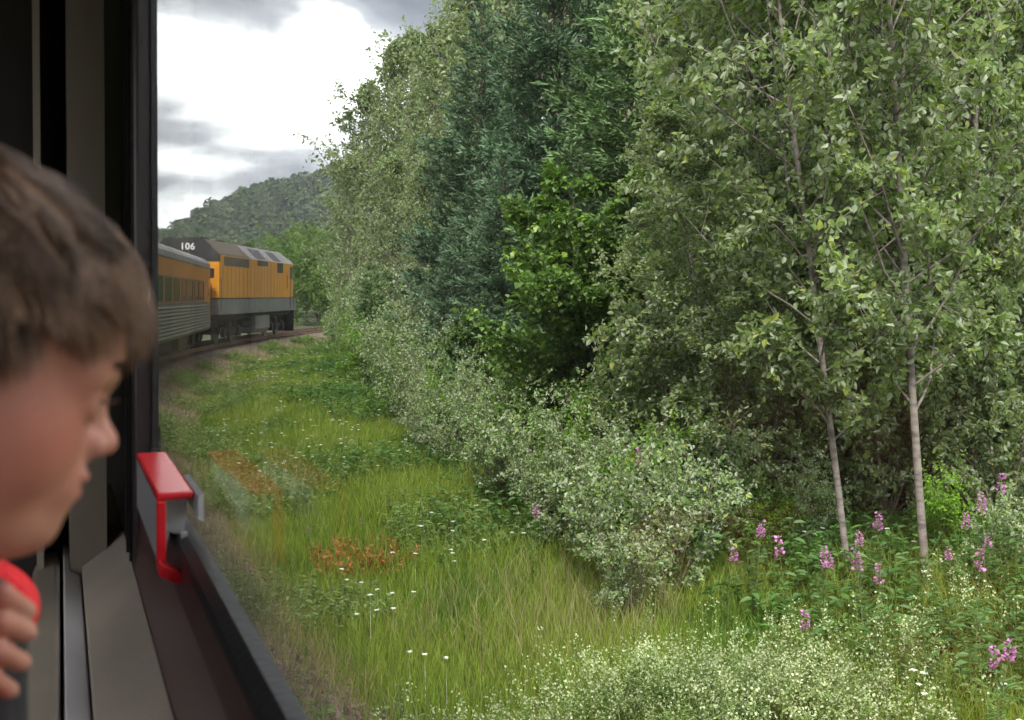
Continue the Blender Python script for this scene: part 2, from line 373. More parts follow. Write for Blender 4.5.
# ---------------------------------------------------------------- trees
def limbpaths(base, dirs, L, K=6, lift=.25, wob=.12):
    """curved paths from base along dirs, bending upwards by lift"""
    n = len(base); P = np.zeros((n, K, 3)); P[:, 0] = base; d = nrm(dirs); st = (L / (K - 1))[:, None]
    for k in range(1, K):
        d = nrm(d + np.array([0, 0, lift / K]) + rng.normal(0, wob, (n, 3)))
        P[:, k] = P[:, k - 1] + d * st
    return P
def alongpath(P, t):
    K = P.shape[1]; f = np.clip(t, 0, .999) * (K - 1); i = f.astype(int); f = (f - i)[:, None]; r = np.arange(len(P))
    return P[r, i] * (1 - f) + P[r, i + 1] * f, nrm(P[r, i + 1] - P[r, i])
def broadleaf(name, H, cb, Rc, nl, tw, lf, lsize, leaf, lean=(0, 0), tr=.09, barkm='bark', el=(.5, 1.0), flat=.0, prof=None, droop=.2, scat=.5, wl=.62, lift=.5, stems=1, spread=.4):
    """H height, cb crown base height, Rc crown radius, nl limbs, tw twigs per limb, lf leaves per twig"""
    root = empty(name)
    K = 12; tz = np.linspace(0, 1, K)
    TP = np.zeros((stems, K, 3)); TR = np.zeros((stems, K))
    for s in range(stems):
        a = rng.uniform(0, 6.28); sx, sy = (math.cos(a) * spread * H, math.sin(a) * spread * H) if stems > 1 else (0, 0)
        hh = H * (1 if s == 0 else rng.uniform(.65, 1))
        wx = rng.normal(0, .035, K).cumsum() * H * .08; wy = rng.normal(0, .035, K).cumsum() * H * .08
        TP[s] = np.stack([(lean[0] * H + sx) * tz + wx * tz, (lean[1] * H + sy) * tz + wy * tz, hh * tz], 1)
        TR[s] = tr * (1 - tz * .88)
    TV = [tubes(TP, TR, 8)]
    prof = prof or ([0, .12, .35, .7, 1], [.45, .85, 1, .7, .12])
    si = rng.integers(0, stems, nl); u = (np.arange(nl) + rng.uniform(0, 1, nl)) / nl
    t = cb / H + (1 - cb / H) * u
    bp, bd = alongpath(TP[si], t)
    az = np.arange(nl) * 2.4 + rng.uniform(-.5, .5, nl); e = rng.uniform(*el, nl)
    L = Rc * np.interp(u, *prof) * rng.uniform(.7, 1.15, nl) / np.maximum(np.cos(e), .35) * .9
    d = np.stack([np.cos(az) * np.cos(e), np.sin(az) * np.cos(e), np.sin(e)], 1)
    LP = limbpaths(bp, d, L, 7, lift)
    lr = np.interp(t, [0, 1], [tr * .42, tr * .14])[:, None] * np.linspace(1, .25, 7)[None]
    TV.append(tubes(LP, lr, 5))
    n = nl * tw; li = np.repeat(np.arange(nl), tw); tt = rng.uniform(.18, 1, n) ** .8
    tp, td = alongpath(LP[li], tt)
    dd = nrm(td * .7 + rdir(n) * .9 * np.array([1, 1, 1 - flat])); tl = rng.uniform(.35, 1, n) * np.maximum(.16, L[li] * .34)
    WP = limbpaths(tp, dd, tl, 4, .15, .15)
    TV.append(tubes(WP, np.full((n, 4), .0035 + .0012 * H / 8) * np.array([1.3, 1, .7, .4]), 3))
    m = n * lf; wi = np.repeat(np.arange(n), lf)
    p, q = alongpath(WP[wi], rng.uniform(.1, 1, m))
    p = p + rng.normal(0, 1, (m, 3)) * lsize * scat
    D = nrm(q * .5 + rdir(m) * .9 + np.array([0, 0, -droop]))
    Nn = nrm(rdir(m) * (1 - flat * .6) + np.array([0, 0, .45 + flat]))
    s = lsize * rng.uniform(.6, 1.2, m)
    # twigs are wood, so they belong to the trunk mesh; the leaves alone are the crown
    mk('trunk', TV, M[barkm], root, smooth=True)
    mk('crown', [leaves(p, D, Nn, s, s * wl)], M[leaf], root)
    return root
def conifer(name, H, Rb, leaf='spruce', wh=.23, nb=10, cb=.25, droop=-.15, dens=1.3, tuft=.15, tr=None):
    root = empty(name); tr = tr or H * .013
    K = 10; tz = np.linspace(0, 1, K); TP = np.zeros((1, K, 3)); TP[0, :, 2] = tz * H
    TV = [tubes(TP, (tr * (1.05 - tz))[None], 8)]
    zs = np.arange(cb, H - .15, wh * 1.0); n = 0; B, D, L = [], [], []
    for k, z in enumerate(zs):
        f = 1 - z / H; r = Rb * (f ** .8) * rng.uniform(.82, 1.12)
        m = max(4, int(nb * (.5 + .6 * f)))
        for j in range(m):
            a = k * 1.1 + j * 6.283 / m + rng.uniform(-.25, .25); e = np.interp(f, [0, .3, 1], [.85, .3, droop]) + rng.uniform(-.12, .12)
            B.append((0, 0, z + rng.uniform(-.1, .1))); D.append((math.cos(a) * math.cos(e), math.sin(a) * math.cos(e), math.sin(e))); L.append(max(.15, r * rng.uniform(.7, 1.15)))
    B, D, L = np.array(B), np.array(D), np.array(L)
    BP = limbpaths(B, D, L, 7, .35, .05)
    TV.append(tubes(BP, (tr * .22 * (L / Rb) ** .5)[:, None] * np.linspace(1, .3, 7)[None], 4))
    cnt = np.maximum(3, (L * 15 * dens).astype(int)); bi = np.repeat(np.arange(len(L)), cnt); n = len(bi)
    t = rng.uniform(.12, 1, n) ** .75; p, q = alongpath(BP[bi], t)
    side = nrm(np.cross(q, [0, 0, 1.0])) * np.where(rng.random(n) < .5, 1, -1)[:, None]
    wl = np.minimum(.55, .18 + L[bi] * .3 * (1.15 - t)) * rng.uniform(.6, 1.15, n)
    d = nrm(side * .75 + q * .8 + rng.normal(0, .2, (n, 3)) + np.array([0, 0, -.12]))
    WP = limbpaths(p, d, wl, 4, .1, .1)
    # needle tufts: crossed narrow blades along every twig
    k = np.maximum(2, (wl * 24 * dens).astype(int)); wi = np.repeat(np.arange(n), k); m = len(wi)
    tp, td = alongpath(WP[wi], rng.uniform(.05, 1, m))
    td = nrm(td + rng.normal(0, .36, (m, 3)) + np.array([0, 0, .1])); ln = tuft * rng.uniform(.55, 1.15, m)
    V, F = [], []
    for r_ in range(2):
        s = nrm(np.cross(td, rdir(m))) * (tuft * .11)
        a = tp; b = tp + td * ln[:, None]
        V.append(np.stack([a - s * .5, a + td * ln[:, None] * .45 - s, b, a + td * ln[:, None] * .45 + s], 1).reshape(-1, 3))
    mk('trunk', TV, M['bark_dark'], root, smooth=True)
    V = np.concatenate(V); mk('crown', [(V, np.arange(len(V)).reshape(-1, 4))], M[leaf], root)
    return root
def place(root, pos, rz=0, s=1.0, label=None, cat='tree', group=None):
    root.location = pos; root.rotation_euler = (0, 0, rz); root.scale = (s, s, s) if not isinstance(s, tuple) else s
    return tag(root, label, cat, group)
def dup(root, pos, rz=0, s=1.0, label=None, cat=None, group=None):
    r = root.copy(); COL.objects.link(r)
    for ch in list(root.children):
        c = ch.copy(); COL.objects.link(c); c.parent = r
        for g in ch.children:
            d = g.copy(); COL.objects.link(d); d.parent = c
    return place(r, pos, rz, s, label or root.get('label'), cat or root.get('category'), group or root.get('group'))

L2 = (-.092 * math.cos(YAW), .092 * math.sin(YAW))       # trunks lean toward the left of the view
G_R = 'young poplars at the edge of the wood'
# poplars at the right: thin pale trunks
pA = broadleaf('poplar_tree', 9.5, 1.5, 1.8, 76, 12, 34, .074, 'poplar_leaf', L2, .038)
pB = broadleaf('poplar_tree', 8.5, 1.3, 1.6, 70, 12, 34, .072, 'poplar_leaf', (L2[0] * 1.3, L2[1] * 1.3), .032)
pC = broadleaf('poplar_tree', 11.5, .7, 2.3, 84, 12, 30, .092, 'poplar_leaf', (0, 0), .075)
place(pA, gpos(930, 9.2), 0, 1, 'tall pale straight trunked poplar nearest the right edge, pink flowers at its foot', 'tree', G_R)
place(pB, gpos(852, 9.4), 0, 1, 'slender pale trunked poplar leaning left, second trunk from the right edge', 'tree', G_R)
dup(pB, gpos(806, 11.6), 0, .95, 'thin grey poplar stem half hidden behind the leaning poplar')
dup(pA, gpos(1016, 12.6), 0, (.75, .75, 1.0), 'dim poplar trunk cut off by the right edge of the picture')
dup(pB, gpos(738, 10.6), -.2, (.66, .66, .5), 'short leaning poplar sapling with silvery leaves beside the dark gap')
dup(pC, gpos(822, 13.4), 1, .8, 'bushy full crowned poplar behind the slender trunks')
dup(pC, gpos(880, 13.4), 2.3, .9, 'broad leafy poplar filling the space between the two pale trunks')
dup(pC, gpos(985, 13.0), 4.1, .9, 'dense leafy poplar behind the rightmost flowers')
place(pC, gpos(1050, 12.2), 0, 1, 'wide poplar crown reaching in from the right edge', 'tree', G_R)
G_B = 'trees deeper in the wood'
for px_, D, a, s_ in [(745, 20, .3, 1.0), (790, 18, 1.7, 1.05), (835, 18, 2.9, 1.05), (910, 17, 3.3, 1.1), (985, 17.5, 5, 1.05), (1060, 16, .9, 1.1), (735, 27, 2.2, 1.2), (820, 24, 4, 1.25), (930, 23, 5.5, 1.2), (1030, 22, 1.2, 1.2)]:
    dup(pC, gpos(px_, D), a, s_, 'leafy poplar in the shade deep behind the front row of the wood', 'tree', G_B)
dup(pC, gpos(782, 12.2), 2.7, (.62, .62, .72), 'leafy low branched poplar filling the space left of the leaning trunk')
dup(pC, gpos(762, 14.6), 5.1, (.5, .5, .7), 'low branched poplar at the left end of the poplars, over the dark gap')
dup(pC, gpos(885, 11.4), .8, (.6, .6, .8), 'leafy poplar directly behind the gap between the two pale trunks')
dup(pC, gpos(975, 11.2), 3.8, (.62, .62, .8), 'leafy poplar just behind and right of the tall pale trunk')
pS = broadleaf('poplar_sapling', 2.7, .15, 1.0, 46, 9, 20, .072, 'poplar_leaf', (-.05, 0), .016, 'twig', (.4, 1.2), .1, ([0, .4, 1], [.9, 1, .3]), stems=4, spread=.2)
G_S = 'leafy poplar saplings between the trunks'
place(pS, gpos(700, 11.2), 0, .95, 'leafy sapling left of the leaning trunk, over the dark gap', 'tree', G_S)
for px_, D, a, s_, lb in [(760, 11.6, 1, .85, 'leafy sapling just left of the foot of the leaning trunk'), (812, 12.0, 2, .75, 'sapling half behind the leaning trunk'), (884, 11.2, 3, .85, 'leafy sapling midway between the two pale trunks'),
                          (952, 11.2, 4, .9, 'leafy sapling just right of the tall pale trunk'), (1008, 10.8, 5, .9, 'leafy sapling by the right edge behind the fireweed'), (905, 12.0, 6, 1.25, 'tall sapling right behind the tall pale trunk'),
                          (835, 12.2, 2.5, 1.3, 'tall sapling right behind the leaning trunk'), (735, 12.4, 1.5, 1.25, 'tall sapling rising left of the trunks'), (975, 12.0, .6, 1.3, 'tall sapling between the tall trunk and the right edge')]:
    dup(pS, gpos(px_, D), a, s_, lb)
# dark understorey behind the trunks
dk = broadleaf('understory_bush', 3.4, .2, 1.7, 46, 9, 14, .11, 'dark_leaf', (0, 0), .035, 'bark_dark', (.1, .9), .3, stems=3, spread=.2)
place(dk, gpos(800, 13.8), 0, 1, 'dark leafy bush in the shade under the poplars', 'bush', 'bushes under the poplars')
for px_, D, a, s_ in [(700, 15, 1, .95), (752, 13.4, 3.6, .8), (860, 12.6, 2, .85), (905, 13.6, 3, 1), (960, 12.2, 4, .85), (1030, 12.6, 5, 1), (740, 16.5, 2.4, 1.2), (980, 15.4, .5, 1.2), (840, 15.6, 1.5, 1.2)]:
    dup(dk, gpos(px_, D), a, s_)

# conifers
sA = conifer('spruce_tree', 9.8, 2.7, 'spruce')
sB = conifer('spruce_tree', 9.5, 2.9, 'fir', wh=.25, nb=10, dens=1.1, tuft=.15)
place(sA, gpos(560, 21.0), 0, 1.05, 'dark blue green spruce with its tip near the top middle of the picture', 'tree')
place(sB, gpos(662, 17.6), 0, 1.05, 'lighter green spruce just right of the dark blue green spruce', 'tree')
dup(sA, gpos(485, 25.0), 1.9, .93, 'shaded spruce directly left of the tallest dark spruce')
dup(sA, gpos(505, 19.0), 3.3, .52, 'small dense blue green spruce low at the foot of the tall spruces')
dup(sA, gpos(455, 21.5), 4.6, .42, 'smallest blue green spruce at the left end of the spruces')
dup(sA, gpos(600, 17.6), 5.2, .50, 'low dark spruce hidden behind the bright maple')
dup(sB, gpos(690, 16.5), 2.2, .55, 'dark young spruce standing in the black gap beside the maple')

# maples
mA = broadleaf('maple_tree', 4.2, .25, 1.75, 80, 12, 28, .085, 'maple_leaf', (0, 0), .05, 'bark_dark', (.05, .75), .75, ([0, .15, .5, .8, 1], [.75, 1, .95, .65, .15]), wl=.95, lift=.35, stems=3, spread=.10)
place(mA, gpos(606, 13.8), 0, .93, 'bright green young maple in front of the spruces', 'tree')
dup(mA, gpos(640, 13.2), 2, .62, 'low bright maple sapling below the right side of the larger maple')
dup(mA, gpos(478, 18.5), 1, .50, 'small bright maple bush at the foot of the left spruce')
dup(mA, gpos(560, 13.8), 4, .45, 'little maple sapling under the front of the larger maple')

# aspens beyond, along the bank
aA = broadleaf('aspen_tree', 14, 1.0, 2.7, 90, 9, 13, .17, 'aspen_leaf', (-.01, 0), .12, el=(.7, 1.25), prof=([0, .15, .5, .8, 1], [.7, 1, .85, .5, .08]))
aB = broadleaf('aspen_tree', 12, .8, 2.4, 80, 9, 13, .17, 'aspen_leaf', (.01, 0), .10, el=(.7, 1.25), prof=([0, .2, .5, .8, 1], [.7, 1, .8, .42, .06]))
G_A = 'aspens along the bank beyond the spruces'
place(aB, gpos(368, 55), 0, 1.07, 'outermost tall aspen standing against the sky at the left end of the wood', 'tree', G_A)
place(aA, gpos(402, 50), 0, .98, 'second tall aspen from the left end with a feathery pointed top', 'tree', G_A)
dup(aA, gpos(440, 44), 2, .92, 'tall yellowish aspen left of the dark spruces')
dup(aA, gpos(474, 40), 3, .97, 'tall aspen directly behind the left spruce')
dup(aB, gpos(422, 60), 4, 1.35, 'far tall aspen peeping between the two left aspens')
dup(aB, gpos(350, 66), 1.2, .92, 'lower distant aspen behind the outermost aspen')
dup(aB, gpos(395, 37), 5, .60, 'half grown aspen at the foot of the tall left aspens')
dup(aB, gpos(430, 31), .6, .55, 'young pale aspen beside the smallest spruce')
for px_, D, a, s_ in [(500, 38, 1, 1.12), (530, 33, 2.6, 1.02), (575, 32, 5, 1.05), (615, 31, 3.5, 1.0), (655, 30, 5.2, .93), (700, 32, .4, 1.0), (740, 31, 1.4, 1.1), (462, 58, 3.9, 1.2)]:
    dup(aA, gpos(px_, D), a, s_, 'tall aspen rising behind the spruces', 'tree', 'aspens behind the spruces')

# green bushes by the track beyond the locomotive
bA = broadleaf('green_bush', 4.6, .2, 2.6, 60, 9, 12, .22, 'far_leaf', (0, 0), .05, 'bark_dark', (.2, 1.1), .2, ([0, .3, .7, 1], [.9, 1, .8, .35]), stems=4, spread=.18)
place(bA, gpos(318, 100), 0, 1.35, 'pale green bush beyond the nose of the locomotive', 'bush', 'pale bushes beyond the locomotive')
for k, (px_, D, s_) in enumerate([(296, 112, 1.45), (338, 92, 1.15), (306, 125, 1.7), (330, 118, 1.6), (352, 84, 1.0), (280, 130, 1.5), (345, 105, 1.5), (262, 140, 1.5), (240, 150, 1.5)]):
    dup(bA, gpos(px_, D), k * 1.3, s_)
gA = conifer('pyramidal_tree', 4.2, 1.25, 'fir', wh=.26, nb=8, tuft=.2); gA.children[1].data.materials[0] = M['bright_leaf']
place(gA, gpos(372, 35), 0, .85, 'small bright green pointed tree at the foot of the left aspens', 'tree')
dup(gA, gpos(386, 33), 1, .55, 'shorter bright green pointed tree beside its taller neighbour')
dup(bA, gpos(392, 50), 2, .6, 'mid green bush under the left aspens', 'bush', 'low bushes along the bank')
dup(bA, gpos(356, 62), 3, .5, 'small green bush left of the bright pointed tree', 'bush', 'low bushes along the bank')

# silvery suckers and willows between the grass and the wood
sS = broadleaf('silvery_shrub', 1.9, .12, 1.0, 40, 8, 14, .07, 'silver_leaf', (0, 0), .016, 'twig', (.5, 1.2), .0, ([0, .4, 1], [.8, 1, .35]), stems=5, spread=.28, wl=.6)
sT = broadleaf('silvery_shrub', 1.5, .08, .9, 36, 7, 14, .066, 'silver_leaf', (-.2, .05), .014, 'twig', (.3, 1.1), .0, ([0, .4, 1], [.8, 1, .35]), stems=4, spread=.35, wl=.6)
place(sS, gpos(462, 15.4), 0, .66, 'silvery leaved shrub in the middle of the bank with pale twigs', 'shrub', 'silvery shrubs along the grass edge')
place(sT, gpos(632, 9.6), 0, .74, 'pale leaved shrub hanging over the grass in the lower middle', 'shrub', 'silvery shrubs along the grass edge')
sp = [(548, 12.4, .8, 'small silvery shrub between the two larger grass edge shrubs'), (598, 10.6, .58, 'low silvery shrub leaning over the bright grass'), (672, 9.4, .7, 'leafy pale shrub above the white flowers'),
      (432, 18.8, .75, 'silvery shrub in front of the left spruce'), (505, 14.6, .58, 'low silvery shrub below the maple bush'), (408, 24, 1.1, 'far silvery shrub at the foot of the half grown aspen'),
      (385, 30, 1.25, 'distant whitish shrub along the bank edge'), (362, 37, 1.35, 'whitish shrub below the bright pointed tree'), (348, 45, 1.2, 'farthest whitish shrub near the rails'),
      (440, 21, .8, 'short pale shrub left of the small spruce'), (660, 11.4, .72, 'taller silvery shrub left of the leaning sapling'), (725, 10.4, .5, 'low pale shrub among the fireweed left of the trunks'),
      (1012, 9.0, .5, 'pale leafed shrub low at the right edge'), (806, 10.2, .42, 'low shrub at the foot of the leaning poplar'), (620, 12.0, .66, 'silvery shrub in front of the maple sapling'), (466, 17.6, .6, 'slim pale shrub before the maple bush'), (445, 16.6, .7, 'loose pale shrub reaching into the grass at mid left'), (415, 20.2, .8, 'loose silvery shrub farther along the grass edge'), (388, 25.5, .95, 'leaning pale shrub by the left grass edge'), (352, 40, 1.3, 'tangled pale shrub below the aspens'), (520, 12.9, .62, 'lowest silvery shrub in the middle grass'), (498, 13.4, .6, 'silvery shrub edging into the grass left of its lowest neighbour'), (578, 10.6, .55, 'small pale shrub poking out of the bright grass'), (424, 17.6, .6, 'small pale shrub farthest out in the grass at mid left'), (618, 8.9, .5, 'nearest small pale shrub at the corner of the bright grass'), (548, 11.2, .5, 'low pale shrub set forward into the middle of the grass')]
for k, (px_, D, s_, lb) in enumerate(sp): dup(sS if k % 2 else sT, gpos(px_, D), k * 1.9, s_, lb)
sG = broadleaf('leafy_shrub', 1.4, .05, .85, 36, 8, 13, .065, 'bright_leaf', (0, 0), .014, 'stem', (.3, 1.2), .2, stems=5, spread=.3, wl=.6)
place(sG, gpos(520, 13.6), 0, .8, 'fresh green shrub beside the silvery shrubs in mid bank', 'shrub', 'green shrubs along the grass edge')
for k, (px_, D, s_, lb) in enumerate([(400, 21.5, .8, 'fresh green shrub at the left side of the bank'), (372, 27, .9, 'green shrub behind the left grass'), (640, 10.6, .7, 'green shrub tucked behind the hanging pale shrub'),
                                     (350, 33, .95, 'green shrub near the far track'), (455, 17, .7, 'green shrub at the foot of the small spruce'), (575, 12.2, .75, 'green shrub in front of the little maple sapling'),
                                     (765, 10.2, .45, 'green shrub left of the fireweed below the leaning poplar'), (955, 9.6, .5, 'green shrub below the rightmost fireweed'), (338, 52, 1.2, 'green shrub at the end of the visible rails')]):
    dup(sG, gpos(px_, D), k * 2.1, s_, lb)

# ---------------------------------------------------------------- grass, herbs, flowers
def field(n, smin, smax, dmin, dmax, power=1.0):
    """points on the bank, thinning out with distance"""
    u = rng.uniform(0, 1, n); s = smin + (smax - smin) * u ** power; d = rng.uniform(0, 1, n) * (dmax - dmin) + dmin
    ph = s / RT; x = CX - (RT - d) * np.cos(ph); y = CY + (RT - d) * np.sin(ph); return x, y, s, d
def inview(x, y, D0=1.5, pad=40):
    X = x * right0.x + y * right0.y; D = x * math.sin(YAW) + y * math.cos(YAW); px = 512 + FPX * X / np.maximum(D, .1)
    return (D > D0) & (px > 40 - pad) & (px < 1024 + pad * 3)
def blades(x, y, h, wdt, bend=.35, z0=None):
    n = len(x); z = gz(x, y) - .02 if z0 is None else z0; a = rng.uniform(0, 6.28, n); b = rng.uniform(0, 6.28, n)
    P = np.stack([x, y, z], 1); S = np.stack([np.cos(a), np.sin(a), 0 * a], 1) * (wdt * .5)[:, None]
    Bd = np.stack([np.cos(b), np.sin(b), 0 * b], 1) * (h * bend * rng.uniform(.2, 1.4, n))[:, None]
    mid = P + Bd * .3 + np.array([0, 0, 1]) * (h * .6)[:, None]; tip = P + Bd + np.array([0, 0, 1]) * (h * .98)[:, None]
    V = np.stack([P - S, P + S, mid + S * .7, mid - S * .7, tip], 1).reshape(-1, 3); i = np.arange(n)[:, None] * 5
    return V, i + [0, 1, 2, 3], i + [3, 2, 4]
# meadow grass
x, y, s, d = field(760000, -9, 110, 1.75, 11.5, 2.1)
k = inview(x, y); x, y, s, d = x[k], y[k], s[k], d[k]
edge = noise2(x, y, 2.2, 5) * .5
k = (rng.random(len(x)) < np.clip((d + edge * .6 - 1.75) / 1.2, 0, 1) ** 1.5) & (rng.random(len(x)) < np.clip((9.0 - d) / 2.5, .12, 1)); x, y, s, d = x[k], y[k], s[k], d[k]
h = np.interp(d, [1.8, 3, 4.2, 8, 11], [.09, .16, .30, .42, .3]) * rng.uniform(.55, 1.25, len(x)) * (1 + .3 * noise2(x, y, 1.3, 1))
far = np.hypot(x, y); wd = np.interp(far, [5, 15, 60, 110], [.006, .009, .028, .05])
print('grass blades', len(x))
tag(mk('meadow_grass', [blades(x, y, h, wd)], M['grass']), 'bright green meadow grass along the railway bank', 'grass', kind='stuff')
# dry stalks in patches and near the ballast
x, y, s, d = field(80000, -9, 90, 1.9, 7.5, 1.9); k = inview(x, y) & ((noise2(x, y, 2.6, 7) > .6) | (d < 3.2)) ; x, y, d = x[k], y[k], d[k]
h = rng.uniform(.2, .5, len(x)) * np.clip(d / 4, .4, 1.1); far = np.hypot(x, y); wd = np.interp(far, [5, 15, 60], [.004, .006, .02])
tag(mk('dry_grass', [blades(x, y, h, wd, .5)], M['dry']), 'straw coloured dry grass stalks among the green', 'grass', kind='stuff')
# herbs: low broad leaves on stalks, thickest near the wood
def herbs(n, name, mat, dr, hr, lab, ls=.06, pw=2.0, nl=9, cond=None, smax=70):
    x, y, s, d = field(n, -9, smax, dr[0], dr[1], pw); k = inview(x, y)
    if cond is not None: k &= cond(x, y, d)
    x, y, d = x[k], y[k], d[k]; n = len(x)
    H = rng.uniform(*hr, n) * (1 + .35 * noise2(x, y, 1.5, 3)); z = gz(x, y)
    b = np.stack([x, y, z], 1); P = limbpaths(b, np.stack([rng.normal(0, .25, n), rng.normal(0, .25, n), np.ones(n)], 1), H, 4, .2, .08)
    far = np.repeat(np.hypot(x, y), nl); i = np.repeat(np.arange(n), nl); t = rng.uniform(.15, 1, n * nl)
    p, q = alongpath(P[i], t); a = rng.uniform(0, 6.28, n * nl)
    D = np.stack([np.cos(a), np.sin(a), rng.uniform(-.3, .6, n * nl)], 1); sz = ls * rng.uniform(.6, 1.3, n * nl) * np.interp(far, [8, 60], [1, 2.2])
    tag(mk(name, [tubes(P, np.full((n, 4), .0025), 3), leaves(p, D, nrm(rdir(n * nl) * .5 + np.array([0, 0, 1.])), sz, sz * .42)], mat), lab, 'plants', kind='stuff')
herbs(30000, 'undergrowth', M['herb'], (4.6, 14), (.26, .60), 'dense leafy green undergrowth at the foot of the trees', .09, 1.5, 12, lambda x, y, d: d > 6.3 + 1.3 * noise2(x, y, 1.6, 11) + rng.normal(0, .5, len(x)))
herbs(30000, 'bank_weeds', M['weed'], (2.1, 7), (.15, .42), 'low leafy weeds scattered through the grass', .055, 1.8, 8, lambda x, y, d: noise2(x, y, 1.8, 9) > .05)
# small creamy flower spikes foaming over the foreground
def foam():
    c = []
    for px_, py_, sx_, sy_, n in [(560, 700, 55, 16, 480), (620, 665, 45, 16, 260), (700, 665, 60, 18, 480), (780, 672, 60, 18, 380), (660, 700, 90, 15, 700), (880, 700, 80, 15, 280), (760, 640, 50, 12, 120), (900, 650, 30, 12, 90), (520, 715, 40, 10, 300), (985, 600, 30, 20, 70)]:
        q = rng.normal(size=(n, 2)) * [sx_, sy_] + [px_, py_]
        for a_, b_ in q:
            D = (2.05 + .15) * FPX / max(120, b_ - 295); p = at(a_, 295, D); c.append((p.x, p.y))
    c = np.array(c); x, y = c[:, 0], c[:, 1]; n = len(x); k = rng.random(n) < np.clip(.35 + .75 * noise2(x, y, .5, 6), .06, .9); x, y = x[k], y[k]; n = len(x); H = rng.uniform(.30, .74, n) * (1 + .2 * noise2(x, y, .7, 2))
    P = limbpaths(np.stack([x, y, gz(x, y)], 1), np.stack([rng.normal(0, .22, n), rng.normal(0, .22, n), np.ones(n)], 1), H, 5, .1, .1)
    m = 20; i = np.repeat(np.arange(n), m); t = 1 - .5 * rng.random(n * m) ** 1.3 * np.repeat(rng.uniform(.3, 1, n), m); p, q = alongpath(P[i], t)
    p = p + rng.normal(0, .034, (n * m, 3)) * (1.5 - t)[:, None]; sz = rng.uniform(.008, .02, n * m)
    fl = leaves(p, rdir(n * m), rdir(n * m), sz, sz * .8)
    i2 = np.repeat(np.arange(n), 14); p2, _ = alongpath(P[i2], rng.uniform(0, .9, n * 14)); a = rng.uniform(0, 6.28, n * 14); sz2 = rng.uniform(.03, .07, n * 14)
    lv = leaves(p2, np.stack([np.cos(a), np.sin(a), 0 * a + .4], 1), np.tile([0, 0, 1.], (n * 14, 1)), sz2, sz2 * .25)
    lo_ = mk('flower_foliage', [tubes(P, np.full((n, 5), .002), 3), lv], M['weed']); tag(lo_, 'grassy green stems under the creamy wildflowers', 'plants', kind='stuff')
    o = mk('white_wildflowers', [fl], M['sage']); tag(o, 'foamy creamy white wildflowers filling the near edge of the meadow', 'flowers', kind='stuff')
foam()
# scattered daisies
x, y, s, d = field(1500, -8, 60, 3.4, 9, 1.7); k = inview(x, y) & (noise2(x, y, 2.0, 4) > -.1); x, y = x[k], y[k]; n = len(x); z = gz(x, y) + rng.uniform(.25, .5, n)
pt = 9; i = np.repeat(np.arange(n), pt); a = np.tile(np.arange(pt) * 6.283 / pt, n); fs = np.interp(np.hypot(x, y), [6, 40], [.022, .05])[i]
cc = np.stack([x, y, z], 1)[i]; dv = np.stack([np.cos(a), np.sin(a), rng.uniform(-.1, .3, len(a))], 1)
tag(mk('scattered_daisies', [leaves(cc, dv, np.tile([0, 0, 1.], (len(a), 1)), fs, fs * .45), blades(x, y, z - gz(x, y), np.full(n, .003), 0)], M['white_petal']), 'tiny white daisies dotted through the grass', 'flowers', kind='stuff')

# rust coloured clumps standing in for the red handle's reflection in the glass
def clump(name, x0, y0, r, n, h, mat, lab, cat='plant'):
    root = empty(name, (x0, y0, float(gz(x0, y0)))); a = rng.uniform(0, 6.28, n); q = r * np.sqrt(rng.random(n))
    xs, ys = np.cos(a) * q, np.sin(a) * q; H = rng.uniform(.4, 1, n) * h
    P = limbpaths(np.stack([xs, ys, np.zeros(n) - .02], 1), np.stack([xs * .8 + rng.normal(0, .2, n), ys * .8 + rng.normal(0, .2, n), np.ones(n)], 1), H, 4, .1, .1)
    i = np.repeat(np.arange(n), 10); t = rng.uniform(.2, 1, n * 10); p, _ = alongpath(P[i], t); sz = rng.uniform(.03, .07, n * 10)
    mk('foliage', [tubes(P, np.full((n, 4), .003), 3), leaves(p, rdir(n * 10), rdir(n * 10), sz, sz * .4)], mat, root)
    tag(root, lab, cat)
p = gpos(352, 11.6); clump('reflection_clump', p.x, p.y, .45, 70, .35, M['rust'], 'rust coloured clump in the grass standing in for an orange glass reflection')
p = gpos(385, 11.3); clump('reflection_clump', p.x, p.y, .25, 30, .3, M['rust'], 'smaller rust coloured tuft right of the larger clump, for the same reflection')

# fireweed
def fireweed(h=1.15):
    root = empty('fireweed')
    P = limbpaths(np.zeros((1, 3)), np.array([[.05, 0, 1.]]), np.array([h]), 8, .1, .03)
    mk('stem', [tubes(P, np.linspace(.005, .002, 8)[None], 5)], M['stem'], root)
    n = 46; t = rng.uniform(.1, .72, n); p, _ = alongpath(np.repeat(P, n, 0), t); a = rng.uniform(0, 6.28, n); s = rng.uniform(.07, .12, n)
    mk('leaves', [leaves(p, np.stack([np.cos(a), np.sin(a), 0 * a + .35], 1), np.tile([0, 0, 1.], (n, 1)), s, s * .2)], M['herb'], root)
    n = 46; t = 1 - .15 * rng.random(n) ** .7; p, _ = alongpath(np.repeat(P, n, 0), t); a = rng.uniform(0, 6.28, n); r = .036 * (1.1 - (t - .85) * 4.5)
    o = np.stack([np.cos(a), np.sin(a), 0 * a], 1); s = rng.uniform(.016, .034, n)
    mk('flower_spike', [leaves(p + o * r[:, None] * .6, o + np.array([0, 0, .3]) + rdir(n) * .5, rdir(n), s, s * .9)], M['magenta'], root)
    return root
fw = [fireweed(1.15), fireweed(.95), fireweed(1.3)]
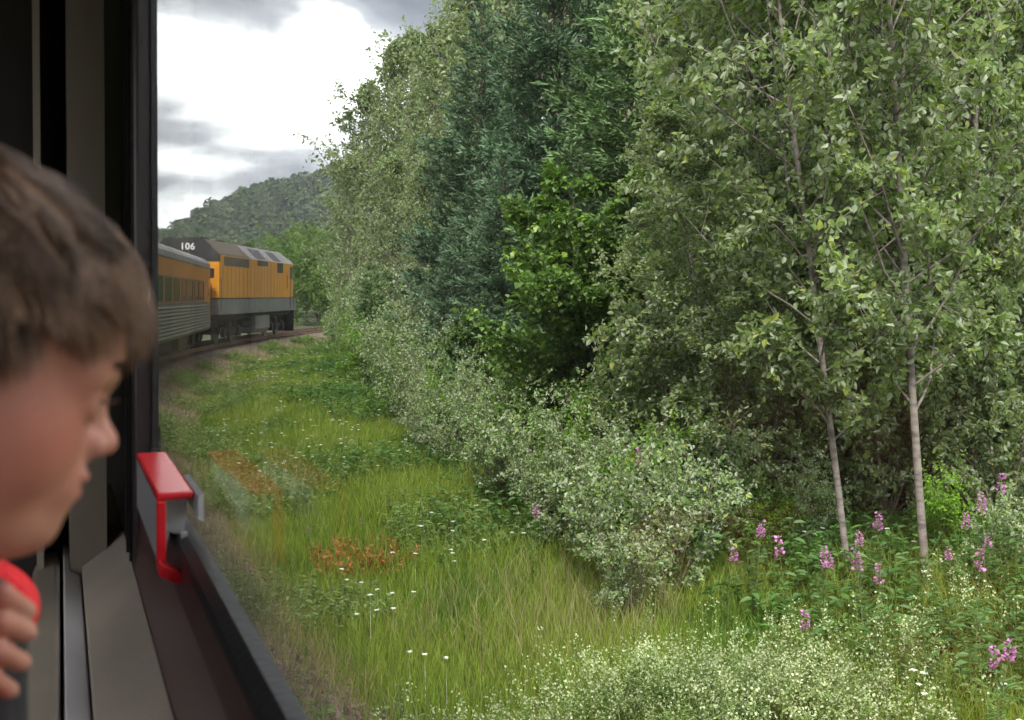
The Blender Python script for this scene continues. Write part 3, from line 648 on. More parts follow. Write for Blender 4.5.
fpos = [(752, 520, 'fireweed spike left of the leaning poplar, level with its foot'), (727, 548, 'lone fireweed spike among the pale shrubs left of the trunks'), (792, 535, 'pink fireweed just left of the leaning poplar trunk'),
        (817, 533, 'bright fireweed close against the left side of the leaning trunk'), (822, 562, 'large pink fireweed head in front of the leaning trunk'), (818, 578, 'lower fireweed head beneath the large pink one'),
        (864, 528, 'pink fireweed just right of the leaning trunk'), (879, 530, 'second fireweed right of the leaning trunk'), (888, 552, 'broad pink fireweed head between the two pale trunks'), (872, 562, 'dim fireweed below the heads between the trunks'),
        (956, 533, 'fireweed spike just right of the tall pale trunk'), (977, 551, 'bright low fireweed right of the tall trunk'), (992, 517, 'upper fireweed of the bright pair near the right edge'), (996, 530, 'brightest fireweed near the right edge'),
        (992, 484, 'highest fireweed spike near the right edge'), (754, 489, 'high fireweed spike in shade left of the trunks'), (632, 474, 'fireweed standing before the dark gap under the maple'), (638, 462, 'upper fireweed spike before the dark gap'),
        (527, 491, 'single fireweed low among the silvery shrubs'), (1003, 657, 'near fireweed low at the right edge'), (1010, 612, 'dim fireweed cut by the right edge'), (967, 511, 'pale fireweed behind the low bright one'),
        (303, 507, 'small purple flower stalk in the open grass'), (358, 506, 'second small purple flower stalk in the open grass')]
for k, (px_, py_, lb) in enumerate(fpos):
    i = k % 3; h = (1.15, .95, 1.3)[i]; sc_ = .45 if py_ in (507, 506) else 1.0
    D = 9.0
    for _ in range(12):
        g = gpos(px_, D); D = (CAM.z - (g.z + h * sc_ * .82)) * FPX / (py_ - 293)
        D = min(max(D, 4), 9.0 if px_ > 700 else 12.0)
    g = gpos(px_, D)
    if k < 3: place(fw[i], g, k, sc_ * .8, lb, 'flower', 'fireweed in front of the wood')
    else: dup(fw[i], g, k * 1.7, sc_ * (.66 + .28 * ((k * 7) % 5) / 4), lb)

# ---------------------------------------------------------------- the train ahead
def paint(name, c, rough=.45, metal=0, dirt=.5, dirtc=(.06, .05, .045), bands=None, stripes=False):
    """painted steel with grime that gathers low down and in streaks"""
    m, n, b, N, L = nodes(name)
    t = N('ShaderNodeTexCoord'); mp = N('ShaderNodeMapping'); mp.inputs['Scale'].default_value = (1, 1.6, .35); L(t.outputs['Object'], mp.inputs[0])
    z = N('ShaderNodeTexNoise'); z.inputs['Scale'].default_value = 2.5; z.inputs['Detail'].default_value = 8; z.inputs['Roughness'].default_value = .65; L(mp.outputs[0], z.inputs[0])
    r = N('ShaderNodeMapRange'); r.inputs[1].default_value = .42; r.inputs[2].default_value = .78; r.inputs[4].default_value = dirt; L(z.outputs[0], r.inputs[0])
    mi = N('ShaderNodeMix'); mi.data_type = 'RGBA'; L(r.outputs[0], mi.inputs[0]); mi.inputs[6].default_value = (*c, 1); mi.inputs[7].default_value = (*dirtc, 1)
    L(mi.outputs[2], b.inputs['Base Color']); b.inputs['Roughness'].default_value = rough; b.inputs['Metallic'].default_value = metal
    return m
T_OR = paint('orange_paint', (.80, .33, .02), .4, 0, .45, (.30, .12, .03))
T_OR2 = paint('faded_orange_paint', (.54, .20, .03), .45, 0, .55, (.22, .10, .04))
T_GR = paint('grey_paint', (.22, .22, .225), .5, 0, .7)
T_RF = paint('brown_roof', (.14, .115, .10), .6, 0, .5)
T_RG = paint('grey_roof', (.24, .23, .235), .5, .2, .6)
T_BK = paint('black_paint', (.025, .024, .026), .5, 0, .5, (.05, .045, .04))
T_UN = paint('running_gear', (.022, .018, .016), .8, 0, .6, (.05, .035, .025))
T_FL = paint('fluted_steel', (.22, .205, .195), .4, .35, .6, (.12, .12, .10))
T_GL = simple('dark_window_glass', (.02, .025, .03), .08, 0, .1, spec=.8)
T_WH = simple('white_lettering', (.75, .75, .75), .6)
T_ST = simple('bare_steel', (.12, .11, .10), .5, .5)

def rail_car(name, s, label, cat, L):
    ph = (s - 0) / RT; r = empty(name); a = L * .36
    x0, y0 = arc(s - a); x1, y1 = arc(s + a); hd = math.atan2(x1 - x0, y1 - y0)
    r.location = ((x0 + x1) / 2, (y0 + y1) / 2, 0)
    r.rotation_euler = (Matrix.Rotation(-hd, 3, 'Z') @ Matrix.Rotation(BANK, 3, 'Y')).to_euler()
    return tag(r, label, cat)
def truck(parent, yc, nax=2, wb=2.6, wr=.5, name='truck'):
    f = []
    for sx in (-1, 1):
        f.append(box(sx * 1.02 - .09, sx * 1.02 + .09, yc - wb / 2 - .55, yc + wb / 2 + .55, .52, .78))
        f.append(box(sx * 1.02 - .13, sx * 1.02 + .13, yc - .42, yc + .42, .36, .72))
        for k in (-1, 1):
            f.append(box(sx * 1.13 - .09, sx * 1.13 + .09, yc + k * wb / 2 - .2, yc + k * wb / 2 + .2, .32, .72))
            for q in (-.32, .32): f.append(disc_tube((sx * 1.12, yc + k * wb / 4 + q * .5, .86), 2, .09, .3, 10))
    f.append(box(-1, 1, yc - .3, yc + .3, .55, .85))
    t = mk(name, f, T_UN, parent)
    for k in (-1, 1):
        wv = []
        for sx in (-.75, .75):
            wv.append(disc_tube((sx, yc + k * wb / 2, wr), 0, wr, .12, 28)); wv.append(disc_tube((sx * .96, yc + k * wb / 2, wr), 0, wr + .035, .03, 28))
        wv.append(disc_tube((0, yc + k * wb / 2, wr), 0, .08, 1.9, 12))
        mk('wheelset', wv, T_ST, t)
    return t
def passenger_coach(s, label, L=25.3):
    r = rail_car('passenger_coach', s, label, 'train car', L); h = L / 2; e = .006
    cs = [(-1.5, 1.93), (-1.5, 3.38), (1.5, 3.38), (1.5, 1.93)]
    mk('orange_side', [extrude(cs, -h, h)], T_OR2, r)
    low = [(-1.5, 1.93), (1.5, 1.93), (1.5, .86), (1.42, .78), (-1.42, .78), (-1.5, .86)]
    lp = [extrude(low, -h, h)]
    for k in range(9):
        z = .92 + k * .112
        for sx in (-1, 1): lp.append(extrude([(sx * 1.5, z - .035), (sx * 1.528, z - .018), (sx * 1.528, z + .018), (sx * 1.5, z + .035)][::sx], -h + .25, h - .25))
    mk('fluted_panel', lp, T_FL, r)
    a = np.linspace(0, np.pi, 15); rf = [(1.52 * math.cos(q) if 0 < q < np.pi else 1.52 * math.cos(q), 3.36 + .62 * math.sin(q) ** .8) for q in a]
    mk('roof', [extrude(rf, -h - .02, h + .02)] + [extrude([(1.53 * math.cos(q), 3.36 + .63 * math.sin(q) ** .8) for q in a], y, y + .05) for y in np.arange(-h + 1, h, 2.4)], T_RG, r, smooth=False)
    mk('letter_board', [box(-1.508, 1.508, -h + .3, h - .3, 1.90, 1.96), box(-1.51, 1.51, -h + .1, h - .1, 3.33, 3.385)], T_RF, r)
    for sx in (-1, 1):
        for k, q in enumerate(np.arange(3.75, 22.5, 2.05)):
            yc = h - q; x0, x1 = sorted((sx * 1.49, sx * 1.522))
            fr = mk('window', [box(x0, x1, yc - .82, yc + .82, 2.0, 2.05), box(x0, x1, yc - .82, yc + .82, 2.75, 2.8), box(x0, x1, yc - .82, yc - .76, 2.05, 2.75), box(x0, x1, yc + .76, yc + .82, 2.05, 2.75)], T_RF, r)
            x0, x1 = sorted((sx * 1.49, sx * 1.506)); mk('pane', [box(x0, x1, yc - .76, yc + .76, 2.05, 2.75)], T_GL, fr)
    for sy in (-1, 1):
        for sx in (-1, 1):
            x0, x1 = sorted((sx * 1.49, sx * 1.512)); y0, y1 = sorted((sy * (h - .35), sy * (h - 1.15)))
            d = mk('door', [box(x0, x1, y0, y1, 1.0, 3.2)], T_OR2, r); mk('pane', [box(x0, x1 + sx * .004 if sx > 0 else x1, y0 + .18, y1 - .18, 2.2, 2.9)] if sx > 0 else [box(x0 - .004, x1, y0 + .18, y1 - .18, 2.2, 2.9)], T_GL, d)
        y0, y1 = sorted((sy * h, sy * (h + .38)))
        mk('diaphragm', [box(-.55, .55, y0, y1, 1.15, 3.3)], T_BK, r)
        mk('coupler', [box(-.12, .12, min(y0, y1), max(y0, y1) + (.25 if sy > 0 else 0), .72, .98)], T_UN, r)
        truck(r, sy * (h - 3.1))
    mk('underframe_boxes', [box(-1.25, 1.25, -5, -2.4, .35, .78), box(-1.2, 1.2, -1.6, 1.9, .42, .78), box(-1.3, 1.3, 3, 5.6, .33, .78)], T_UN, r)
    return r
def locomotive(s):
    L = 16.9; h = L / 2
    r = rail_car('diesel_locomotive', s, 'orange diesel locomotive with grey skirt and black 106 end leading the train', 'locomotive', L)
    yf = h - 2.3                                                      # front of the cowl, the cab continues ahead
    mk('body', [extrude([(-1.52, 2.12), (-1.52, 4.0), (1.52, 4.0), (1.52, 2.12)], -h, h - .95)], T_OR, r)
    mk('skirt', [extrude([(-1.525, 1.38), (-1.525, 2.06), (1.525, 2.06), (1.525, 1.38)], -h, h - .02)], T_GR, r)
    mk('stripe', [box(-1.53, 1.53, -h - .005, h - .3, 2.06, 2.12)], T_BK, r)
    ch = [(-1.52, 4.0), (-.86, 4.66), (.86, 4.66), (1.52, 4.0)]
    mk('roof', [extrude(ch, -h, h - 1.4)], T_RG, r)
    cab = mk('cab', [(np.array([(-1.52, h - .95, 2.12), (1.52, h - .95, 2.12), (1.52, h - .95, 4.0), (-1.52, h - .95, 4.0), (-1.45, h - .35, 3.05), (1.45, h - .35, 3.05), (-1.3, h - .75, 3.98), (1.3, h - .75, 3.98)], float),
                            np.array([(4, 5, 7, 6), (1, 2, 7, 5), (0, 4, 6, 3), (2, 3, 6, 7), (0, 1, 5, 4)]))], T_OR, r)
    mk('windshield', [(np.array([(-1.2, h - .39, 3.2), (-.08, h - .39, 3.2), (-.08, h - .69, 3.88), (-1.15, h - .69, 3.88), (.08, h - .39, 3.2), (1.2, h - .39, 3.2), (1.15, h - .69, 3.88), (.08, h - .69, 3.88)], float) + [0, .03, 0], np.array([(0, 1, 2, 3), (4, 5, 6, 7)]))], T_GL, cab)
    mk('cab_roof', [extrude([(-1.54, 3.99), (-1.2, 4.3), (-.8, 4.5), (.8, 4.5), (1.2, 4.3), (1.54, 3.99)], h - 1.38, h - .62)], T_RG, cab)
    nose = mk('nose', [(np.array([(-1.3, h - .6, 2.1), (1.3, h - .6, 2.1), (1.0, h + .0, 2.1), (-1.0, h + 0, 2.1), (-1.25, h - .6, 3.05), (1.25, h - .6, 3.05), (.9, h - .08, 2.98), (-.9, h - .08, 2.98)], float),
              np.array([(0, 1, 2, 3), (4, 5, 6, 7), (0, 1, 5, 4), (1, 2, 6, 5), (2, 3, 7, 6), (3, 0, 4, 7)]))], T_OR, r)
    for sx in (-1, 1):
        def side(x_in, x_out, *a): x0, x1 = sorted((sx * x_in, sx * x_out)); return box(x0, x1, *a)
        # sloped roof grilles and hatches, all pieces lying on the chamfer
        def cham(y0, y1, f0, f1, t=.02):
            P = []
            for f in (f0, f1):
                x = sx * (1.52 - .66 * f); z = 4.0 + .66 * f; P += [(x, z), (x + sx * t * .7, z + t * .7)]
            V = [(x, y, z) for y in (y0, y1) for x, z in P]
            return np.array(V), np.array([(0, 1, 3, 2), (4, 6, 7, 5), (1, 5, 7, 3), (0, 2, 6, 4), (2, 3, 7, 6), (0, 4, 5, 1)])
        mk('radiator_grille', [cham(-h + .2, -h + 5.6, .04, .95)] + [cham(-h + .3 + k * .33, -h + .36 + k * .33, .02, .97, .05) for k in range(16)], T_RF, r)
        mk('dark_vent', [cham(-h + 7.2, -h + 9.4, .1, .8), side(1.5, 1.535, -h + 7.2, -h + 9.4, 3.72, 3.98)], T_BK, r)
        mk('dark_vent', [cham(-h + 11.2, -h + 12.9, .1, .8), side(1.5, 1.535, -h + 11.8, -h + 13.2, 3.45, 3.98)], T_BK, r)
        mk('lower_grille', [side(1.5, 1.532, -h + .8, -h + 5.4, 3.55, 3.95)], T_RF, r)
        mk('cab_window', [side(1.5, 1.535, h - 1.75, h - 1.05, 3.15, 3.85)], T_GL, r)
        d = mk('side_door', [side(1.5, 1.53, h - 2.7, h - 2.0, 2.14, 3.8)], T_OR, r)
        mk('handle', [side(1.53, 1.56, h - 2.62, h - 2.58, 2.6, 3.4)], T_ST, d)
        mk('panel_seams', [side(1.5, 1.527, -h + .6 + k * .74, -h + .63 + k * .74, 2.13, 3.55 if k < 7 else 3.92) for k in range(18)], T_RF, r)
        mk('handrail', [side(1.56, 1.59, -h + .1, -h + .13, 1.5, 3.0), side(1.56, 1.59, h - 1.9, h - 1.87, 1.5, 3.2), side(1.56, 1.59, h - .98, h - .95, 1.5, 3.0)], T_ST, r)
        mk('step', [side(1.2, 1.5, h - 1.2, h - .5, z, z + .04) for z in (.5, .85, 1.15)] + [side(1.46, 1.5, h - 1.2, h - 1.16, .5, 1.4), side(1.46, 1.5, h - .54, h - .5, .5, 1.4)], T_UN, r)
    # rear end: black band with the number, orange below with a small window and a door
    mk('rear_black_band', [extrude([(-1.525, 3.72), (-1.525, 4.01), (-.865, 4.67), (.865, 4.67), (1.525, 4.01), (1.525, 3.72)], -h - .03, -h + .12)], T_BK, r)
    fc = bpy.data.curves.new('number', 'FONT'); fc.body = '106'; fc.size = .40; fc.extrude = .012; fc.align_x = 'CENTER'; fc.space_character = 1.1; fc.offset = .012
    fc.materials.append(T_WH); tmp = bpy.data.objects.new('tmp', fc); me_ = bpy.data.meshes.new_from_object(tmp); bpy.data.objects.remove(tmp)
    fo = bpy.data.objects.new('number', me_); COL.objects.link(fo); fo.parent = r; fo.location = (.16, -h - .045, 4.20); fo.rotation_euler = (math.pi / 2, 0, 0)
    mk('rear_window', [box(.95, 1.3, -h - .025, -h + .05, 3.0, 3.4)], T_GL, r)
    mk('rear_window', [box(-1.3, -.95, -h - .025, -h + .05, 3.0, 3.4)], T_GL, r)
    mk('rear_door', [box(-.42, .42, -h - .035, -h + .05, 2.13, 3.65)], T_BK, r)
    for sx in (-1, 1): mk('rear_handrail', [box(sx * 1.2 - .015, sx * 1.2 + .015, -h - .12, -h - .09, 1.5, 2.75), box(min(sx * .6, sx * 1.4), max(sx * .6, sx * 1.4), -h - .12, -h - .09, 2.5, 2.53)], T_ST, r)
    # roof fittings
    for y in (-h + 1.7, -h + 4.2): mk('radiator_fan', [disc_tube((0, y, 4.72), 2, .62, .12, 24)], T_BK, r)
    mk('exhaust_stack', [box(-.35, .35, 1.0, 1.9, 4.66, 4.86)], T_BK, r)
    mk('roof_hatch', [box(-.75, .75, -1.6, .6, 4.66, 4.75), box(-.7, .7, 2.6, 4.6, 4.66, 4.74)], T_RF, r)
    mk('horn', [disc_tube((-.2, h - 2.6, 4.85), 1, .035, .5, 12, .09), disc_tube((.0, h - 2.6, 4.85), 1, .035, .42, 12, .09), box(-.3, .1, h - 2.75, h - 2.7, 4.66, 4.85)], T_ST, r)
    mk('fuel_tank', [extrude([(-1.2, .32), (-1.38, .55), (-1.38, 1.2), (1.38, 1.2), (1.38, .55), (1.2, .32)], -1.1, 2.1)], T_GR, r)
    mk('underframe', [box(-1.25, 1.25, -h + .1, h - .2, 1.12, 1.38)], T_UN, r)
    mk('air_tank', [disc_tube((1.05, -2.2, .85), 1, .2, 1.7, 16), disc_tube((-1.05, -2.2, .85), 1, .2, 1.7, 16), box(-1.1, 1.1, 2.3, 3.0, .6, 1.15)], T_UN, r)
    mk('snowplow', [box(-1.4, 1.4, h - .12, h - .04, .15, 1.38)], T_BK, r)
    for sy in (-1, 1):
        mk('coupler', [box(-.13, .13, min(sy * h, sy * (h + .5)), max(sy * h, sy * (h + .5)), .7, 1.0)], T_UN, r); truck(r, sy * 4.95, wb=2.75, wr=.51)
    return r
passenger_coach(25.9, 'orange passenger coach with fluted grey lower side behind the locomotive')
locomotive(48.2)

# ---------------------------------------------------------------- our own coach, seen from inside
# local frame: x across (positive towards the window), y along the train, z up; the camera is at the origin
C_BL = simple('black_rubber', (.012, .012, .013), .35, 0, .2, spec=.5, bump=.1, bscale=80)
C_FR = simple('dark_window_frame', (.028, .016, .018), .3, 0, .25, 5, spec=.5, bump=.06, bscale=140)
C_MR = simple('dark_sill_red_sheen', (.055, .012, .016), .28, 0, .3, 4, spec=.6, bump=.05, bscale=120)  # the red shirt's sheen on the dark frame is painted into this colour
C_PN = simple('grey_wall_panel', (.54, .465, .38), .5, 0, .12, 3, bump=.15, bscale=220)
C_BG = simple('beige_trim', (.38, .33, .26), .45, 0, .08, 4)
C_WS = simple('pale_metal_strip', (.86, .84, .88), .35, .0, .06, 4)
C_DK = simple('dark_interior', (.03, .026, .023), .7, 0, .25, 3)
C_BR = simple('brown_curtain', (.26, .22, .17), .9, 0, .08, 3)
C_RD = simple('glossy_red_plastic', (.62, .012, .02), .25, 0, .06, 20, spec=.6)
C_GY = simple('grey_metal_bracket', (.42, .42, .44), .35, .3, .08)
C_OR = simple('rust_orange_upholstery', (.62, .17, .05), .85, 0, .15, 30)
C_SB = simple('black_upholstery', (.016, .014, .016), .75, 0, .3, 40, bump=.3, bscale=500)
def glass_mat():
    m = bpy.data.materials.new('window_glass'); m.use_nodes = True; n = m.node_tree; n.nodes.clear(); N = n.nodes.new; L = n.links.new
    g = N('ShaderNodeNewGeometry'); d = N('ShaderNodeVectorMath'); d.operation = 'DOT_PRODUCT'; L(g.outputs['Incoming'], d.inputs[0]); L(g.outputs['Normal'], d.inputs[1])
    a = N('ShaderNodeMath'); a.operation = 'ABSOLUTE'; L(d.outputs['Value'], a.inputs[0])
    s = N('ShaderNodeMath'); s.operation = 'SUBTRACT'; s.inputs[0].default_value = 1; L(a.outputs[0], s.inputs[1])
    p = N('ShaderNodeMath'); p.operation = 'POWER'; p.inputs[1].default_value = 5; L(s.outputs[0], p.inputs[0])
    f = N('ShaderNodeMath'); f.operation = 'MULTIPLY_ADD'; f.inputs[1].default_value = .33; f.inputs[2].default_value = .012; L(p.outputs[0], f.inputs[0])
    t = N('ShaderNodeBsdfTransparent'); t.inputs[0].default_value = (.985, .99, .985, 1)
    gl = N('ShaderNodeBsdfGlossy'); gl.inputs['Roughness'].default_value = .015
    mx = N('ShaderNodeMixShader'); L(f.outputs[0], mx.inputs[0]); L(t.outputs[0], mx.inputs[1]); L(gl.outputs[0], mx.inputs[2])
    o = N('ShaderNodeOutputMaterial'); L(mx.outputs[0], o.inputs[0]); return m
C_GLS = glass_mat()
RB = Matrix.Rotation(BANK, 3, 'Y')
FLOOR = -1.12
def interior_root(name, offs=(0, 0, 0)):
    o = empty(name); o.location = CAM + RB @ Vector(offs); o.rotation_euler = RB.to_euler(); return o
def ik(name, parts, mat, parent, offs, smooth=False):
    o = mk(name, [(np.asarray(p[0]) - np.array(offs),) + tuple(p[1:]) for p in parts], mat, parent, smooth); return o
def own_coach():
    O = (-1.3, 8, FLOOR); r = interior_root('observation_coach', O)
    tag(r, 'own coach we look out of, dark inside with grey ledge and black window surround', 'train car')
    Y0, Y1 = -3.2, 22.6; XL = -2.75
    WT, WB = .80, -.378                                    # window top and bottom, at the glass
    J = 2.58                                               # far jamb
    K = lambda n, p, m, par=r, sm=False: ik(n, p, m, par, O, sm)
    # outer side wall with window openings (right side): below, above, piers
    wins = [(-1.0, 4.2)] + [(4.75 + k * 2.2, 4.75 + k * 2.2 + 1.6) for k in range(8)]
    piers = [(Y0, wins[0][0])] + [(wins[i][1], wins[i + 1][0]) for i in range(len(wins) - 1)] + [(wins[-1][1], Y1)]
    X0, X1 = .292, .315; OB, OT = -.60, 1.12
    K('side_wall', [box(X0, X1, Y0, Y1, FLOOR - .1, OB), box(X0, X1, Y0, Y1, OT, 1.45)] + [box(X0, X1, a, b, OB + .001, OT - .001) for a, b in piers], T_OR2)
    K('reveal', [box(.2005, .2915, Y0, Y1, OB - .03, OB - .001), box(.2005, .2915, Y0, Y1, OT, OT + .03), box(.2005, .2915, Y0, -1.01, OB, OT)] + [box(.2005, .2915, a + .001, b - .001, OB, OT) for a, b in piers[1:]], C_BL)
    K('left_wall', [box(XL - .07, XL, Y0, Y1, FLOOR - .1, -.45), box(XL - .07, XL, Y0, Y1, .95, 1.45)] + [box(XL - .07, XL, a, a + .5, -.45, .95) for a in (Y0, -.4)] + [box(XL - .07, XL, 2.6, Y1, -.45, .95)], C_PN)
    K('roof', [extrude([(XL - .1, 1.451), (XL + .4, 1.78), (-1.3, 1.95), (-.25, 1.78), (.29, 1.451), (.2, 1.40), (-.3, 1.66), (-1.3, 1.80), (XL + .45, 1.66), (XL, 1.40)][::-1], Y0, Y1)], T_RG)
    K('floor', [box(XL, X0, Y0, Y1, FLOOR - .12, FLOOR)], C_DK)
    K('end_wall', [box(XL - .07, X1, Y0 - .06, Y0, FLOOR, 1.6), box(XL - .07, X1, Y1, Y1 + .06, FLOOR, 1.6)], C_DK)
    tk = truck(r, 0); tk.location = (0, 11.0, -.93)
    # glass
    for i, (a, b) in enumerate(wins): K('window_pane', [box(.234, .238, a + .002, b - .002, OB + .002, OT - .002)], C_GLS); K('outer_pane', [box(.286, .290, a + .002, b - .002, OB + .002, OT - .002)], C_GLS)
    # the black surround: lower sloping gasket, sill, jamb, header
    prof = [(.199, WB - .002), (.186, WB - .004), (.176, -.40), (.165, -.452), (.150, -.60), (.150, -.75), (.199, -.75)]
    g = K('window_surround', [extrude(prof, Y0, 2.9)], C_MR); bev(g, .008)
    K('rubber_gasket', [extrude([(.168, -.395), (.172, -.383), (.186, -.374), (.203, -.371), (.203, -.382)], -1.0, J), box(.187, .2, J - .012, J + .0, WB, WT), box(.185, .203, -1.0, J, WT - .02, WT)], C_BL, g)
    # rounded lower far corner of the opening
    a = np.linspace(0, np.pi / 2, 9); rr = .10
    V = [(.184, J, WB), (.2045, J, WB)] + [(.184, J - rr + rr * math.sin(q), WB + rr - rr * math.cos(q)) for q in a] + [(.2045, J - rr + rr * math.sin(q), WB + rr - rr * math.cos(q)) for q in a]
    n = len(a); F3 = [(0, 2 + i, 3 + i) for i in range(n - 1)] + [(1, 3 + i + n, 2 + i + n) for i in range(n - 1)]; F4 = [(2 + i, 3 + i, 3 + i + n, 2 + i + n) for i in range(n - 1)]
    K('corner_fillet', [(np.array(V), np.array(F3), np.array(F4))], C_BL, g)
    bev(K('window_jamb', [extrude([(.150, WB - .4), (.150, 1.4), (.1985, 1.4), (.1985, WB - .4)], J + .002, 4.26)], C_FR, g), .012, 3)  # beyond the jamb it is an added dark lining that shuts out window light
    K('jamb_bead', [box(.142, .150, J + .20, J + .222, -.6, 1.4), box(.143, .150, J + .10, J + .108, -.6, 1.4)], C_BL, g)
    K('window_header', [box(.15, .1985, Y0, J, WT + .002, 1.4), box(.15, .1985, Y0, -1.002, -.75, WT)], C_FR, g)
    # grey ledge below the surround, with a joint across it
    def slab(y0, y1): return extrude([(.1495, -.603), (.046, -.676), (.046, -.72), (.1495, -.72)], y0, y1)
    l = K('ledge', [slab(Y0, 1.498), slab(1.502, 3.9)], C_PN); bev(l, .003)
    bev(K('metal_strip', [extrude([(.044, -.700), (.002, -.674), (.002, -.72), (.044, -.72)], Y0, 3.9)], C_WS), .006, 3)
    bev(K('beige_rail', [extrude([(-.006, -.700), (-.020, -.694), (-.066, -.706), (-.074, -.73), (-.074, -.78), (-.006, -.78)], Y0, 3.9)], C_BG), .008, 3)
    K('wall_below', [box(-.02, .0, Y0, 3.9, FLOOR, -.79), box(.0, .18, Y0, 3.9, FLOOR, -.765)], C_DK)
    # partition across the coach ahead: curtain-brown post, dark gap, pale strip, black door
    K('curtain', [extrude([(.018 + .0, -1.1), (.018, 1.5), (.106, 1.5), (.106, -1.1)], 3.00, 3.30)], C_BR)
    K('partition', [box(XL, -.062, 3.2, 3.26, FLOOR, 1.72), box(-.05, .017, 3.3, 3.36, FLOOR, 1.6)], C_DK)
    K('trim_strip', [box(-.0618, -.045, 3.12, 3.199, FLOOR, 1.6)], C_BG)
    K('door_panel', [box(-.55, -.20, 3.17, 3.198, -.9, .35), box(-.55, -.20, 3.17, 3.198, .42, 1.2)], C_BL)
    # emergency window handle: long red box on the sill with a hooked red lever
    hd = K('emergency_handle', [box(.137, .194, 1.81, 2.31, -.312, -.300)], C_RD); bev(hd, .004)
    K('housing', [box(.1375, .142, 1.822, 2.30, -.405, -.3125), box(.1425, .1885, 1.86, 2.30, -.352, -.3125)], C_GY, hd)
    lv = K('lever', [box(.1372, .151, 1.80, 1.818, -.425, -.3125),
                extrude([(.1385, -.402), (.151, -.409), (.199, -.430), (.199, -.448), (.178, -.441), (.1385, -.424)], 1.765, 1.799),
                extrude([(.186, -.4485), (.1985, -.4485), (.1905, -.50), (.1855, -.50)], 1.768, 1.796)], C_RD, hd); bev(lv, .003)
    K('bracket', [extrude([(.150, -.3525), (.188, -.3525), (.184, -.385), (.163, -.375), (.157, -.412), (.151, -.412)], 1.875, 1.96)], C_GY, hd)
    K('catch_plate', [extrude([(.1955, -.300), (.2035, -.296), (.2035, -.340), (.1955, -.335)], 1.76, 1.98)], C_GY, hd)
    K('catch', [box(.176, .186, 1.83, 1.85, -.425, -.37)], C_GY, hd)
    return r
own_coach()
def seat(name, y, mat, lab, xr=-.03, xl=-1.05, top=-.19, face=1):
    O = (xl / 2 + xr / 2, y, FLOOR); r = interior_root(name, O); K = lambda n, p, m: ik(n, p, m, r, O)
    bev(K('backrest', [box(xl, xr, y - .05, y + .05, FLOOR + .42, top)], mat), .035, 4)
    bev(K('seat_cushion', [box(xl, xr, y + face * .055 if face > 0 else y - .5, y + .5 if face > 0 else y - .055, FLOOR + .34, FLOOR + .46)], mat), .03, 3)
    for x in (xl + .1, xr - .1): K('leg', [box(x - .025, x + .025, y + face * .1 - .03, y + face * .3 + .03, FLOOR, FLOOR + .34)], C_BL)
    return tag(r, lab, 'seat')
seat('coach_seat', .785, C_SB, 'black seat back under the hand of the boy', xr=-.022, top=-.178)

# ---------------------------------------------------------------- the boy at the window
def smin(a, b, k):
    h = np.clip(.5 + .5 * (b - a) / k, 0, 1); return b + (a - b) * h - k * h * (1 - h)
def smax(a, b, k): return -smin(-a, -b, k)
def ell(p, c, r):
    r = np.asarray(r, np.float32); q = (p - np.asarray(c, np.float32)) / r; k0 = np.linalg.norm(q, axis=-1); k1 = np.linalg.norm(q / r, axis=-1)
    return k0 * (k0 - 1) / np.maximum(k1, 1e-6)
def cap(p, a, b, ra, rb):
    a = np.asarray(a, np.float32); b = np.asarray(b, np.float32); ba = b - a; t = np.clip(((p - a) @ ba) / (ba @ ba), 0, 1)
    return np.linalg.norm(p - a - t[..., None] * ba, axis=-1) - (ra + (rb - ra) * t)
def skull(p):
    d = ell(p, (-.014, 0, .032), (.096, .074, .070))
    d = smin(d, ell(p, (.043, 0, .026), (.047, .060, .050)), .03)
    d = smin(d, ell(p, (.026, 0, -.030), (.060, .056, .062)), .03)
    return d
